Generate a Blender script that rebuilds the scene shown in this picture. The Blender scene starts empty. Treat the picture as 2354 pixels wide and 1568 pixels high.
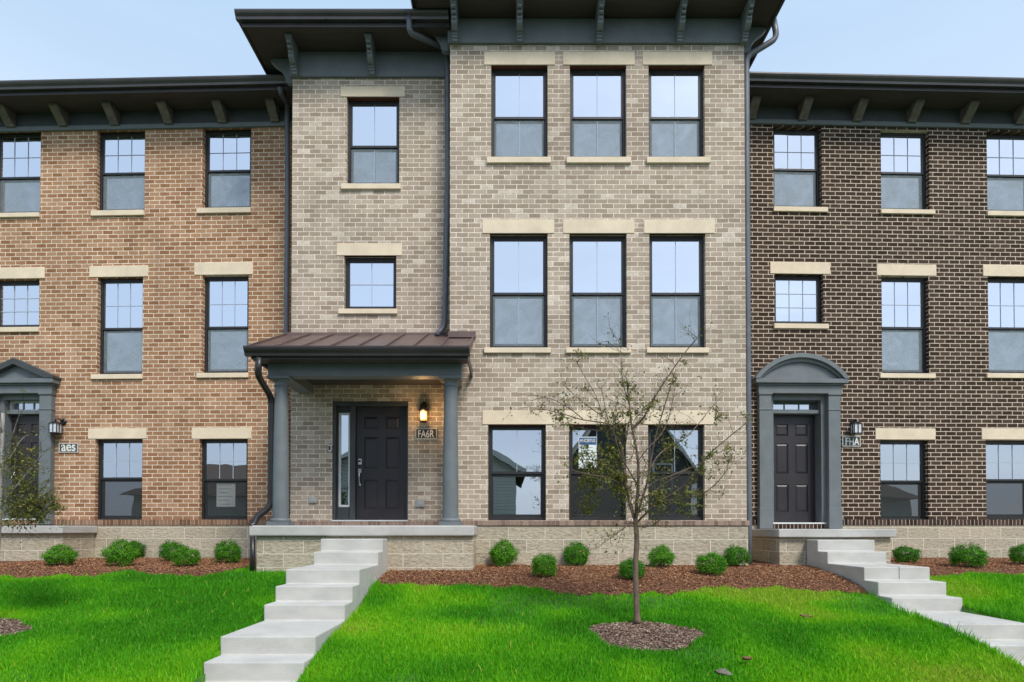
import bpy, bmesh, math, random
import numpy as np
from mathutils import Vector, Matrix
R = math.radians
random.seed(7); rng = np.random.default_rng(7)
scene = bpy.context.scene
COL = scene.collection

# ---------------------------------------------------------------- camera
F_PX, W_PX, CX, HOR = 1480.0, 2354.0, 1177.0, 1218.0     # focal length, picture width, centre column, horizon row
EYE, PITCH = 1.6, R(0.9)
CY = HOR - F_PX*math.tan(PITCH)
cam = bpy.data.cameras.new('camera'); camo = bpy.data.objects.new('camera', cam); COL.objects.link(camo)
camo.location = (0, 0, EYE); camo.rotation_euler = (R(90)+PITCH, 0, 0)
cam.sensor_width = 36; cam.sensor_fit = 'HORIZONTAL'; cam.lens = 36*F_PX/W_PX
cam.shift_y = (CY-784.0)/W_PX
cam.clip_end = 3000; cam.clip_start = .05
scene.camera = camo

# ---------------------------------------------------------------- sky, sun, exposure
SUN_EL, SUN_AZ = R(48), R(150)          # azimuth from +Y towards +X: behind the camera, to its right
world = bpy.data.worlds.new('World'); scene.world = world; world.use_nodes = True
wn, wl = world.node_tree.nodes, world.node_tree.links
bg = wn['Background']
sky = wn.new('ShaderNodeTexSky'); sky.sky_type = 'NISHITA'; sky.sun_disc = False
sky.sun_elevation = SUN_EL; sky.sun_rotation = SUN_AZ
sky.air_density = 1.0; sky.dust_density = 1.6; sky.ozone_density = 1.0
tc = wn.new('ShaderNodeTexCoord'); mp = wn.new('ShaderNodeMapping'); mp.inputs['Scale'].default_value = (1.2, 1.2, 7)
no = wn.new('ShaderNodeTexNoise'); no.inputs['Scale'].default_value = 1.6; no.inputs['Detail'].default_value = 6
rp = wn.new('ShaderNodeMapRange'); rp.inputs[1].default_value = .36; rp.inputs[2].default_value = .8; rp.inputs[3].default_value = .78; rp.inputs[4].default_value = .97
mx = wn.new('ShaderNodeMix'); mx.data_type = 'RGBA'; mx.inputs[7].default_value = (2.45, 3.3, 4.35, 1)
# the haze is paler and brighter on the sun's side of the sky
sx = wn.new('ShaderNodeVectorMath'); sx.operation = 'DOT_PRODUCT'; sx.inputs[1].default_value = (math.sin(SUN_AZ), math.cos(SUN_AZ), 0)
hr_ = wn.new('ShaderNodeMapRange'); hr_.inputs[1].default_value = -.6; hr_.inputs[2].default_value = .8
hm_ = wn.new('ShaderNodeMix'); hm_.data_type = 'RGBA'; hm_.inputs[6].default_value = (1.98, 2.8, 3.7, 1); hm_.inputs[7].default_value = (2.75, 3.4, 4.4, 1)
wl.new(tc.outputs['Generated'], sx.inputs[0]); wl.new(sx.outputs['Value'], hr_.inputs[0]); wl.new(hr_.outputs[0], hm_.inputs[0]); 
# and paler towards the horizon
sz_ = wn.new('ShaderNodeSeparateXYZ'); ez_ = wn.new('ShaderNodeMapRange'); ez_.inputs[1].default_value = .68; ez_.inputs[2].default_value = .46; ez_.inputs[4].default_value = .75
h2_ = wn.new('ShaderNodeMix'); h2_.data_type = 'RGBA'; h2_.inputs[7].default_value = (2.75, 3.25, 3.9, 1)
wl.new(tc.outputs['Generated'], sz_.inputs[0]); wl.new(sz_.outputs[2], ez_.inputs[0]); wl.new(ez_.outputs[0], h2_.inputs[0]); wl.new(hm_.outputs[2], h2_.inputs[6]); wl.new(h2_.outputs[2], mx.inputs[7])
wl.new(tc.outputs['Generated'], mp.inputs[0]); wl.new(mp.outputs[0], no.inputs['Vector']); wl.new(no.outputs[0], rp.inputs[0])
wl.new(rp.outputs[0], mx.inputs[0]); wl.new(sky.outputs[0], mx.inputs[6]); wl.new(mx.outputs[2], bg.inputs[0])
bg.inputs[1].default_value = .10
sun = bpy.data.lights.new('sun', 'SUN'); suno = bpy.data.objects.new('sun', sun); COL.objects.link(suno)
sun.energy = 1.25; sun.angle = R(17); sun.color = (1, .95, .87)
sdir = Vector((math.sin(SUN_AZ)*math.cos(SUN_EL), math.cos(SUN_AZ)*math.cos(SUN_EL), math.sin(SUN_EL)))
suno.rotation_euler = sdir.to_track_quat('Z', 'Y').to_euler()
scene.view_settings.view_transform = 'Standard'; scene.view_settings.look = 'None'
scene.view_settings.gamma = 1; scene.view_settings.exposure = 1.42
scene.cycles.max_bounces = 8; scene.cycles.transparent_max_bounces = 16

# ---------------------------------------------------------------- measuring: pixel -> ray -> point on a plane that stands in the place
def ray(px, py):
    xc = (px-CX)/F_PX; yc = (CY-py)/F_PX; c, s = math.cos(PITCH), math.sin(PITCH)
    return Vector((xc, c-yc*s, s+yc*c))
def at(px, py, d):
    r = ray(px, py); t = d/r.y
    return Vector((r.x*t, d, EYE+r.z*t))
class Frame:
    def __init__(s, ox, oy, deg):
        s.o = Vector((ox, oy, 0)); a = R(deg); s.a = a
        s.ax = Vector((math.cos(a), math.sin(a), 0)); s.n = Vector((-math.sin(a), math.cos(a), 0))
    def px(s, px, py, v=0):
        r = ray(px, py); e = Vector((0, 0, EYE))
        t = (v-(e-s.o).dot(s.n))/r.dot(s.n); p = e+r*t-s.o
        return p.dot(s.ax), p.z
    def u(s, px, py, v=0): return s.px(px, py, v)[0]
    def z(s, px, py, v=0): return s.px(px, py, v)[1]
    def world(s, u, v, z): return s.o+s.ax*u+s.n*v+Vector((0, 0, z))

# ---------------------------------------------------------------- terrain
_kd = np.array([0, 3.6, 4.9, 5.3, 5.64, 6, 6.45, 7.14, 8.06, 8.73, 9.3, 9.8, 10.7, 12.3, 13, 400])
_kz = np.array([0, 0, .02, .12, .22, .315, .41, .50, .625, .81, .89, .94, .98, 1.03, 1.05, 1.05])
def ground_z(x, d):
    t = np.clip((np.asarray(x, float)-1.5)/3.5, 0, 1); sh = .45*t*t*(3-2*t)
    d = np.asarray(d, float)
    w = np.clip((12.0-d)/2.0, 0, 1)
    z = 0
    for o, k in ((-.3, .25), (0, .5), (.3, .25)): z = z+k*np.interp(d-sh*w+o, _kd, _kz)
    return z
def on_ground(px, py, lift=0.0):
    r = ray(px, py); lo, hi = 3.0, 12.5
    for _ in range(50):
        m = (lo+hi)/2; p = EYE+r.z*m/r.y; g = float(ground_z(r.x*m/r.y, m))+lift
        if p > g: lo = m
        else: hi = m
    d = (lo+hi)/2
    return Vector((r.x*d/r.y, d, float(ground_z(r.x*d/r.y, d))))

# ---------------------------------------------------------------- mesh collector
class MB:
    def __init__(s): s.v = []; s.f = []
    def add(s, vs, fs):
        b = len(s.v); s.v += [tuple(p) for p in vs]; s.f += [tuple(i+b for i in f) for f in fs]; return s
    def box(s, x0, x1, y0, y1, z0, z1):
        if x0 > x1: x0, x1 = x1, x0
        if y0 > y1: y0, y1 = y1, y0
        if z0 > z1: z0, z1 = z1, z0
        return s.add([(x0,y0,z0),(x1,y0,z0),(x1,y1,z0),(x0,y1,z0),(x0,y0,z1),(x1,y0,z1),(x1,y1,z1),(x0,y1,z1)],
                     [(0,3,2,1),(4,5,6,7),(0,1,5,4),(1,2,6,5),(2,3,7,6),(3,0,4,7)])
    def quad(s, a, b, c, d): return s.add([a,b,c,d], [(0,1,2,3)])
    def prism(s, poly, a0, a1, axis='x'):
        n = len(poly)
        def P(a, p):
            if axis == 'x': return (a, p[0], p[1])
            if axis == 'y': return (p[0], a, p[1])
            return (p[0], p[1], a)
        vs = [P(a0, p) for p in poly]+[P(a1, p) for p in poly]
        fs = [tuple(range(n))[::-1], tuple(range(n, 2*n))]+[(i, (i+1)%n, n+(i+1)%n, n+i) for i in range(n)]
        return s.add(vs, fs)
    def tube(s, pts, rad, n=8, cap=True, flat=1.0):
        pts = [Vector(p) for p in pts]; m = len(pts)
        rad = rad if isinstance(rad, (list, tuple)) else [rad]*m
        b = len(s.v); ref = None
        for i, p in enumerate(pts):
            t = (pts[min(i+1, m-1)]-pts[max(i-1, 0)])
            t = t.normalized() if t.length > 1e-9 else Vector((0,0,1))
            if ref is None:
                ref = Vector((1,0,0)) if abs(t.x) < .8 else Vector((0,1,0))
            u = (ref-t*ref.dot(t)); u = u.normalized() if u.length > 1e-6 else t.orthogonal().normalized()
            w = t.cross(u); ref = u
            for k in range(n):
                a = 2*math.pi*(k+.5)/n
                s.v.append(tuple(p+(u*math.cos(a)+w*math.sin(a)*flat)*rad[i]))
        for i in range(m-1):
            for k in range(n):
                s.f.append((b+i*n+k, b+i*n+(k+1)%n, b+(i+1)*n+(k+1)%n, b+(i+1)*n+k))
        if cap:
            s.f.append(tuple(range(b+n-1, b-1, -1))); s.f.append(tuple(range(b+(m-1)*n, b+m*n)))
        return s
    def lathe(s, prof, c, n=28):
        b = len(s.v); m = len(prof)
        for r, z in prof:
            for k in range(n):
                a = 2*math.pi*k/n; s.v.append((c[0]+r*math.cos(a), c[1]+r*math.sin(a), c[2]+z))
        for i in range(m-1):
            for k in range(n): s.f.append((b+i*n+k, b+i*n+(k+1)%n, b+(i+1)*n+(k+1)%n, b+(i+1)*n+k))
        s.f.append(tuple(range(b+n-1, b-1, -1))); s.f.append(tuple(range(b+(m-1)*n, b+m*n)))
        return s
    def wall(s, u0, u1, z0, z1, v, ops, depth):
        us = sorted({u0, u1, *[o[0] for o in ops], *[o[1] for o in ops]}); zs = sorted({z0, z1, *[o[2] for o in ops], *[o[3] for o in ops]})
        us = [a for a in us if u0 <= a <= u1]; zs = [a for a in zs if z0 <= a <= z1]
        for i in range(len(us)-1):
            for j in range(len(zs)-1):
                cu, cz = (us[i]+us[i+1])/2, (zs[j]+zs[j+1])/2
                if any(o[0] < cu < o[1] and o[2] < cz < o[3] for o in ops): continue
                s.quad((us[i],v,zs[j]), (us[i+1],v,zs[j]), (us[i+1],v,zs[j+1]), (us[i],v,zs[j+1]))
        for a, b, c, d in ops:
            w = v+depth
            s.quad((a,v,c),(a,w,c),(a,w,d),(a,v,d)); s.quad((b,v,c),(b,v,d),(b,w,d),(b,w,c))
            s.quad((a,v,d),(a,w,d),(b,w,d),(b,v,d)); s.quad((a,v,c),(b,v,c),(b,w,c),(a,w,c))
        return s
    def frame(s, u0, u1, z0, z1, y0, y1, w, wb=None, wt=None):
        wb = w if wb is None else wb; wt = w if wt is None else wt
        s.box(u0, u0+w, y0, y1, z0, z1); s.box(u1-w, u1, y0, y1, z0, z1)
        s.box(u0+w, u1-w, y0, y1, z0, z0+wb); s.box(u0+w, u1-w, y0, y1, z1-wt, z1); return s
    def build(s, name, mat, parent=None, bevel=0, smooth=False, seg=1):
        me = bpy.data.meshes.new(name); me.from_pydata(s.v, [], s.f); me.update()
        me.materials.append(mat)
        if smooth:
            me.polygons.foreach_set('use_smooth', [True]*len(me.polygons))
        o = bpy.data.objects.new(name, me); COL.objects.link(o)
        if parent is not None: o.parent = parent
        if bevel:
            b = o.modifiers.new('bevel', 'BEVEL'); b.width = bevel; b.segments = seg; b.limit_method = 'ANGLE'; b.angle_limit = R(40)
        return o
def empty(name, loc=(0,0,0), rz=0):
    o = bpy.data.objects.new(name, None); o.location = loc; o.rotation_euler = (0,0,rz); o.empty_display_size = .2; COL.objects.link(o); return o
def tag(o, label=None, cat=None, group=None, kind=None):
    if label: o['label'] = label
    if cat: o['category'] = cat
    if group: o['group'] = group
    if kind: o['kind'] = kind
    return o

# ---------------------------------------------------------------- materials
def newmat(name):
    m = bpy.data.materials.new(name); m.use_nodes = True
    return m, m.node_tree.nodes, m.node_tree.links, m.node_tree.nodes['Principled BSDF']
def mat(name, col, rough=.6, var=.12, scale=6, bump=.1, bscale=60, metallic=0, spec=.4, stretch=(1,1,1), dark=None):
    m, n, l, p = newmat(name)
    tc = n.new('ShaderNodeTexCoord'); mp = n.new('ShaderNodeMapping'); mp.inputs['Scale'].default_value = stretch
    l.new(tc.outputs['Object'], mp.inputs[0])
    no = n.new('ShaderNodeTexNoise'); no.inputs['Scale'].default_value = scale; no.inputs['Detail'].default_value = 7; no.inputs['Roughness'].default_value = .62
    l.new(mp.outputs[0], no.inputs['Vector'])
    rm = n.new('ShaderNodeValToRGB'); c2 = dark or [c*(1-2*var) for c in col]
    rm.color_ramp.elements[0].position = .32; rm.color_ramp.elements[0].color = (*c2, 1)
    rm.color_ramp.elements[1].position = .68; rm.color_ramp.elements[1].color = (*[min(1, c*(1+var)) for c in col], 1)
    l.new(no.outputs[0], rm.inputs[0]); l.new(rm.outputs[0], p.inputs['Base Color'])
    rr = n.new('ShaderNodeMapRange'); rr.inputs[3].default_value = max(0, rough-.08); rr.inputs[4].default_value = min(1, rough+.08)
    l.new(no.outputs[0], rr.inputs[0]); l.new(rr.outputs[0], p.inputs['Roughness'])
    p.inputs['Metallic'].default_value = metallic; p.inputs['Specular IOR Level'].default_value = spec
    if bump:
        nb = n.new('ShaderNodeTexNoise'); nb.inputs['Scale'].default_value = bscale; nb.inputs['Detail'].default_value = 5
        l.new(mp.outputs[0], nb.inputs['Vector'])
        bp = n.new('ShaderNodeBump'); bp.inputs['Strength'].default_value = bump; bp.inputs['Distance'].default_value = .02
        l.new(nb.outputs[0], bp.inputs['Height']); l.new(bp.outputs[0], p.inputs['Normal'])
    return m
def brick(name, ramp, mortar, bw=.203, bh=.0813, ms=.011, off=.5, jitter=.25, bumpn=.25, phase=(0,0), weather=.16, fine=.35, rough=.88):
    """brick courses in the wall's own plane (x+y along the wall, z up); every brick draws its tone from a ramp"""
    m, n, l, p = newmat(name)
    tc = n.new('ShaderNodeTexCoord'); sp = n.new('ShaderNodeSeparateXYZ'); l.new(tc.outputs['Object'], sp.inputs[0])
    ad = n.new('ShaderNodeMath'); l.new(sp.outputs[0], ad.inputs[0]); l.new(sp.outputs[1], ad.inputs[1])
    cb = n.new('ShaderNodeCombineXYZ'); l.new(ad.outputs[0], cb.inputs[0]); l.new(sp.outputs[2], cb.inputs[1])
    # slight waviness of the courses
    nw = n.new('ShaderNodeTexNoise'); nw.inputs['Scale'].default_value = 9; nw.inputs['Detail'].default_value = 3; l.new(tc.outputs['Object'], nw.inputs['Vector'])
    sb = n.new('ShaderNodeVectorMath'); sb.operation = 'SUBTRACT'; l.new(nw.outputs['Color'], sb.inputs[0]); sb.inputs[1].default_value = (.5,.5,.5)
    sc = n.new('ShaderNodeVectorMath'); sc.operation = 'SCALE'; l.new(sb.outputs[0], sc.inputs[0]); sc.inputs['Scale'].default_value = .012
    av = n.new('ShaderNodeVectorMath'); l.new(cb.outputs[0], av.inputs[0]); l.new(sc.outputs[0], av.inputs[1])
    mv = n.new('ShaderNodeVectorMath'); l.new(av.outputs[0], mv.inputs[0]); mv.inputs[1].default_value = (phase[0]+20, phase[1]+20, 0)
    bt = n.new('ShaderNodeTexBrick'); l.new(mv.outputs[0], bt.inputs['Vector'])
    bt.inputs['Scale'].default_value = 1; bt.inputs['Brick Width'].default_value = bw; bt.inputs['Row Height'].default_value = bh
    bt.inputs['Mortar Size'].default_value = ms/2; bt.inputs['Mortar Smooth'].default_value = .25; bt.offset = off; bt.inputs['Bias'].default_value = 0
    bt.inputs['Color1'].default_value = (0,0,0,1); bt.inputs['Color2'].default_value = (1,1,1,1); bt.inputs['Mortar'].default_value = (.5,.5,.5,1)
    # fine noise adds to the tone inside each brick
    nf = n.new('ShaderNodeTexNoise'); nf.inputs['Scale'].default_value = 34; nf.inputs['Detail'].default_value = 6; nf.inputs['Roughness'].default_value = .7; l.new(tc.outputs['Object'], nf.inputs['Vector'])
    m1 = n.new('ShaderNodeMath'); m1.operation = 'MULTIPLY_ADD'; l.new(nf.outputs[0], m1.inputs[0]); m1.inputs[1].default_value = fine; m1.inputs[2].default_value = -fine/2
    m2 = n.new('ShaderNodeMath'); l.new(bt.outputs['Color'], m2.inputs[0]); l.new(m1.outputs[0], m2.inputs[1])
    rm = n.new('ShaderNodeValToRGB'); e = rm.color_ramp.elements
    while len(e) < len(ramp): e.new(.5)
    for i, (pos, c) in enumerate(ramp): e[i].position = pos; e[i].color = (*c, 1)
    l.new(m2.outputs[0], rm.inputs[0])
    # mortar with its own tone
    nm = n.new('ShaderNodeTexNoise'); nm.inputs['Scale'].default_value = 14; nm.inputs['Detail'].default_value = 4; l.new(tc.outputs['Object'], nm.inputs['Vector'])
    rmm = n.new('ShaderNodeValToRGB'); rmm.color_ramp.elements[0].color = (*[c*.72 for c in mortar], 1); rmm.color_ramp.elements[1].color = (*[min(1, c*1.12) for c in mortar], 1)
    rmm.color_ramp.elements[0].position = .3; rmm.color_ramp.elements[1].position = .7; l.new(nm.outputs[0], rmm.inputs[0])
    mix = n.new('ShaderNodeMix'); mix.data_type = 'RGBA'; l.new(bt.outputs['Fac'], mix.inputs[0]); l.new(rm.outputs[0], mix.inputs[6]); l.new(rmm.outputs[0], mix.inputs[7])
    # weathering in broad patches
    nl = n.new('ShaderNodeTexNoise'); nl.inputs['Scale'].default_value = .9; nl.inputs['Detail'].default_value = 5; l.new(tc.outputs['Object'], nl.inputs['Vector'])
    mr = n.new('ShaderNodeMapRange'); mr.inputs[1].default_value = .3; mr.inputs[2].default_value = .7; mr.inputs[3].default_value = 1-weather; mr.inputs[4].default_value = 1+weather*.6
    l.new(nl.outputs[0], mr.inputs[0])
    mps = n.new('ShaderNodeMapping'); mps.inputs['Scale'].default_value = (4.5, 4.5, .45); l.new(tc.outputs['Object'], mps.inputs[0])
    nv = n.new('ShaderNodeTexNoise'); nv.inputs['Scale'].default_value = 1; nv.inputs['Detail'].default_value = 6; nv.inputs['Roughness'].default_value = .65; l.new(mps.outputs[0], nv.inputs['Vector'])
    mrv = n.new('ShaderNodeMapRange'); mrv.inputs[1].default_value = .32; mrv.inputs[2].default_value = .62; mrv.inputs[3].default_value = 1-weather*.8; mrv.inputs[4].default_value = 1.03; l.new(nv.outputs[0], mrv.inputs[0])
    mm = n.new('ShaderNodeMath'); mm.operation = 'MULTIPLY'; l.new(mr.outputs[0], mm.inputs[0]); l.new(mrv.outputs[0], mm.inputs[1])
    mul = n.new('ShaderNodeVectorMath'); mul.operation = 'SCALE'; l.new(mix.outputs[2], mul.inputs[0]); l.new(mm.outputs[0], mul.inputs['Scale'])
    l.new(mul.outputs[0], p.inputs['Base Color'])
    p.inputs['Roughness'].default_value = rough; p.inputs['Specular IOR Level'].default_value = .085
    inv = n.new('ShaderNodeMath'); inv.operation = 'MULTIPLY_ADD'; l.new(bt.outputs['Fac'], inv.inputs[0]); inv.inputs[1].default_value = -1.0; inv.inputs[2].default_value = 1
    hh = n.new('ShaderNodeMath'); hh.operation = 'MULTIPLY_ADD'; l.new(nf.outputs[0], hh.inputs[0]); hh.inputs[1].default_value = bumpn; l.new(inv.outputs[0], hh.inputs[2])
    bp = n.new('ShaderNodeBump'); bp.inputs['Strength'].default_value = .7; bp.inputs['Distance'].default_value = .008
    l.new(hh.outputs[0], bp.inputs['Height']); l.new(bp.outputs[0], p.inputs['Normal'])
    return m
M = {}
M['tan_brick'] = brick('tan_brick', [(0,(.265,.125,.066)),(.25,(.33,.172,.095)),(.65,(.385,.212,.122)),(1,(.44,.265,.165))], (.84,.72,.55), ms=.0155, fine=.5)
M['grey_brick'] = brick('grey_brick', [(0,(.32,.25,.19)),(.4,(.39,.312,.245)),(.8,(.45,.365,.29)),(.95,(.51,.425,.345)),(1,(.64,.555,.465))], (.86,.77,.645), ms=.0135, fine=.45, weather=.14)
M['dark_brick'] = brick('dark_brick', [(0,(.042,.026,.019)),(.5,(.062,.040,.030)),(1,(.090,.058,.043))], (.68,.575,.455), ms=.015, weather=.1)
M['tan_rowlock'] = brick('tan_rowlock', [(0,(.17,.085,.05)),(1,(.33,.20,.13))], (.5,.42,.32), bw=.075, bh=.30, off=0, ms=.012)
M['grey_rowlock'] = brick('grey_rowlock', [(0,(.20,.135,.11)),(1,(.36,.26,.21))], (.42,.35,.28), bw=.075, bh=.30, off=0, ms=.010)
M['dark_rowlock'] = brick('dark_rowlock', [(0,(.03,.02,.017)),(1,(.10,.06,.05))], (.52,.45,.35), bw=.075, bh=.30, off=0, ms=.014)
def block_mat(name):
    """split-face concrete block: rough broken faces, thin pale joints"""
    m, n, l, p = newmat(name)
    tc = n.new('ShaderNodeTexCoord'); sp = n.new('ShaderNodeSeparateXYZ'); l.new(tc.outputs['Object'], sp.inputs[0])
    ad = n.new('ShaderNodeMath'); l.new(sp.outputs[0], ad.inputs[0]); l.new(sp.outputs[1], ad.inputs[1])
    cb = n.new('ShaderNodeCombineXYZ'); l.new(ad.outputs[0], cb.inputs[0]); l.new(sp.outputs[2], cb.inputs[1])
    mv = n.new('ShaderNodeVectorMath'); l.new(cb.outputs[0], mv.inputs[0]); mv.inputs[1].default_value = (20.1, 20.085, 0)
    bt = n.new('ShaderNodeTexBrick'); l.new(mv.outputs[0], bt.inputs['Vector']); bt.inputs['Scale'].default_value = 1
    bt.inputs['Brick Width'].default_value = .61; bt.inputs['Row Height'].default_value = .205; bt.inputs['Mortar Size'].default_value = .006; bt.inputs['Mortar Smooth'].default_value = .3
    bt.inputs['Color1'].default_value = (.9,.9,.9,1); bt.inputs['Color2'].default_value = (1.06,1.06,1.06,1); bt.inputs['Mortar'].default_value = (1,1,1,1); bt.inputs['Bias'].default_value = 0
    mp = n.new('ShaderNodeMapping'); mp.inputs['Scale'].default_value = (1, 1, 2.2); l.new(tc.outputs['Object'], mp.inputs[0])
    nf = n.new('ShaderNodeTexNoise'); nf.inputs['Scale'].default_value = 16; nf.inputs['Detail'].default_value = 10; nf.inputs['Roughness'].default_value = .78; l.new(mp.outputs[0], nf.inputs['Vector'])
    rm = n.new('ShaderNodeValToRGB'); e = rm.color_ramp.elements; e.new(.5)
    for i, (q, c) in enumerate([(.30,(.17,.14,.10)),(.47,(.46,.40,.30)),(.74,(.64,.57,.45))]): e[i].position = q; e[i].color = (*c,1)
    l.new(nf.outputs[0], rm.inputs[0])
    mu = n.new('ShaderNodeVectorMath'); mu.operation = 'MULTIPLY'; l.new(rm.outputs[0], mu.inputs[0]); l.new(bt.outputs['Color'], mu.inputs[1])
    mix = n.new('ShaderNodeMix'); mix.data_type = 'RGBA'; l.new(bt.outputs['Fac'], mix.inputs[0]); l.new(mu.outputs[0], mix.inputs[6]); mix.inputs[7].default_value = (.78,.73,.60,1)
    l.new(mix.outputs[2], p.inputs['Base Color']); p.inputs['Roughness'].default_value = .95; p.inputs['Specular IOR Level'].default_value = .15
    nb = n.new('ShaderNodeTexNoise'); nb.inputs['Scale'].default_value = 11; nb.inputs['Detail'].default_value = 9; nb.inputs['Roughness'].default_value = .7; l.new(mp.outputs[0], nb.inputs['Vector'])
    iv = n.new('ShaderNodeMath'); iv.operation = 'SUBTRACT'; iv.inputs[0].default_value = 1; l.new(bt.outputs['Fac'], iv.inputs[1])
    hm = n.new('ShaderNodeMath'); hm.operation = 'MULTIPLY'; l.new(nb.outputs[0], hm.inputs[0]); l.new(iv.outputs[0], hm.inputs[1])
    bp = n.new('ShaderNodeBump'); bp.inputs['Strength'].default_value = .75; bp.inputs['Distance'].default_value = .04; l.new(hm.outputs[0], bp.inputs['Height']); l.new(bp.outputs[0], p.inputs['Normal'])
    return m
M['block'] = block_mat('split_face_block')
M['limestone'] = mat('limestone', (.73,.61,.455), .85, .07, 3, .25, 120)
M['concrete'] = mat('concrete', (.51,.50,.47), .85, .07, 2.6, .35, 90, stretch=(1,1,2.2))
M['slab'] = mat('slab_concrete', (.48,.47,.45), .85, .09, 2.0, .3, 90)
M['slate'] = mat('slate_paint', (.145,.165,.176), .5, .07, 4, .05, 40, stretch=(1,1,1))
M['soffit'] = mat('soffit_paint', (.055,.047,.042), .6, .12, 3, .06, 30, stretch=(.4,3,1))
M['bronze'] = mat('bronze_metal', (.033,.029,.029), .38, .12, 3, .02, 20, spec=.5)
M['gutter'] = mat('gutter_metal', (.055,.050,.053), .3, .15, 2, .03, 9, spec=.6)
M['pipe'] = mat('downspout_metal', (.115,.125,.148), .42, .12, 5, .05, 20, spec=.5)
M['black_pipe'] = mat('dark_downspout_metal', (.018,.017,.017), .35, .15, 5, .05, 20, spec=.5)
M['copper_roof'] = mat('standing_seam_metal', (.15,.100,.090), .42, .12, 3, .04, 12, metallic=.25, spec=.5)
M['rust_steel'] = mat('primed_steel', (.11,.032,.014), .7, .25, 20, .1, 60)
M['frame'] = mat('window_frame_paint', (.022,.022,.024), .4, .1, 4, .02, 30, spec=.5)
M['muntin'] = mat('grille_bar_paint', (.42,.47,.56), .5, .05, 4, 0)
M['door'] = mat('door_paint', (.024,.020,.024), .42, .1, 3, .03, 60, spec=.5)
M['white_trim'] = mat('white_trim', (.68,.70,.71), .5, .06, 5, .05, 40)
M['chrome'] = mat('satin_nickel', (.62,.61,.58), .28, .06, 20, .02, 50, metallic=1)
M['black_metal'] = mat('black_metal', (.012,.012,.013), .35, .1, 8, .02, 40, spec=.5)
M['plaque'] = mat('plaque_slate', (.045,.06,.072), .6, .15, 20, .1, 90)
M['plaque_brown'] = mat('plaque_charcoal', (.04,.037,.036), .6, .15, 20, .1, 90)
M['plaque_rim'] = mat('plaque_rim', (.56,.55,.52), .6, .1, 20, .1, 90)
M['letter'] = mat('letter_paint', (.72,.71,.67), .6, .05, 20, 0)
M['paper'] = mat('paper', (.72,.77,.77), .9, .05, 5, 0)
M['paper_blue'] = mat('blue_print', (.035,.105,.25), .8, .05, 5, 0)
M['ink'] = mat('ink', (.12,.16,.2), .9, .05, 5, 0)
M['plastic'] = mat('grey_plastic', (.36,.37,.36), .5, .1, 10, .05, 60)
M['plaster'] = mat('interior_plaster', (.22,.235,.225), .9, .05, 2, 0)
M['wood_floor'] = mat('interior_floor', (.2,.15,.1), .6, .15, 3, 0)
M['shingle'] = mat('roof_shingle', (.075,.068,.062), .9, .25, 12, .4, 40)
def glass_mat(name, refl, tint, wave=.012):
    m, n, l, p = newmat(name); out = n['Material Output']; n.remove(p)
    g = n.new('ShaderNodeBsdfGlossy'); g.inputs['Roughness'].default_value = .012; g.inputs['Color'].default_value = (.86,.91,.98,1)
    t = n.new('ShaderNodeBsdfTransparent'); t.inputs[0].default_value = (*tint, 1)
    lw = n.new('ShaderNodeFresnel'); lw.inputs[0].default_value = 1.5
    mr = n.new('ShaderNodeMapRange'); mr.inputs[1].default_value = .04; mr.inputs[2].default_value = .6; mr.inputs[3].default_value = refl; mr.inputs[4].default_value = .97
    mx = n.new('ShaderNodeMixShader'); l.new(lw.outputs[0], mr.inputs[0]); l.new(mr.outputs[0], mx.inputs[0]); l.new(t.outputs[0], mx.inputs[1]); l.new(g.outputs[0], mx.inputs[2])
    tc = n.new('ShaderNodeTexCoord'); no = n.new('ShaderNodeTexNoise'); no.inputs['Scale'].default_value = 2.2; no.inputs['Detail'].default_value = 1
    l.new(tc.outputs['Object'], no.inputs['Vector'])
    b = n.new('ShaderNodeBump'); b.inputs['Strength'].default_value = wave*10; b.inputs['Distance'].default_value = .02; l.new(no.outputs[0], b.inputs['Height']); l.new(b.outputs[0], g.inputs['Normal'])
    l.new(mx.outputs[0], out.inputs[0]); return m
M['glass'] = glass_mat('low_e_glass', .80, (.62,.75,.70))
M['glass_low'] = glass_mat('ground_floor_glass', .56, (.80,.90,.87), .006)
def screen_mat():
    m, n, l, p = newmat('insect_screen_mesh'); out = n['Material Output']
    p.inputs['Roughness'].default_value = .8
    tc = n.new('ShaderNodeTexCoord'); no = n.new('ShaderNodeTexNoise'); no.inputs['Scale'].default_value = 3.5; no.inputs['Detail'].default_value = 7; no.inputs['Distortion'].default_value = 1.2
    l.new(tc.outputs['Object'], no.inputs['Vector'])
    mr = n.new('ShaderNodeMapRange'); mr.inputs[1].default_value = .3; mr.inputs[2].default_value = .7; mr.inputs[3].default_value = .40; mr.inputs[4].default_value = .60
    l.new(no.outputs[0], mr.inputs[0])
    p.inputs['Base Color'].default_value = (.245,.295,.315,1)
    t = n.new('ShaderNodeBsdfTransparent'); mx = n.new('ShaderNodeMixShader')
    l.new(mr.outputs[0], mx.inputs[0]); l.new(t.outputs[0], mx.inputs[1]); l.new(p.outputs[0], mx.inputs[2]); l.new(mx.outputs[0], out.inputs[0])
    return m
M['screen'] = screen_mat()
def dark_screen_mat():
    m, n, l, p = newmat('dark_screen_mesh'); out = n['Material Output']
    p.inputs['Roughness'].default_value = .8; p.inputs['Base Color'].default_value = (.03,.033,.033,1)
    t = n.new('ShaderNodeBsdfTransparent'); mx = n.new('ShaderNodeMixShader'); mx.inputs[0].default_value = .5
    l.new(t.outputs[0], mx.inputs[1]); l.new(p.outputs[0], mx.inputs[2]); l.new(mx.outputs[0], out.inputs[0]); return m
M['dark_screen'] = dark_screen_mat()
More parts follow.
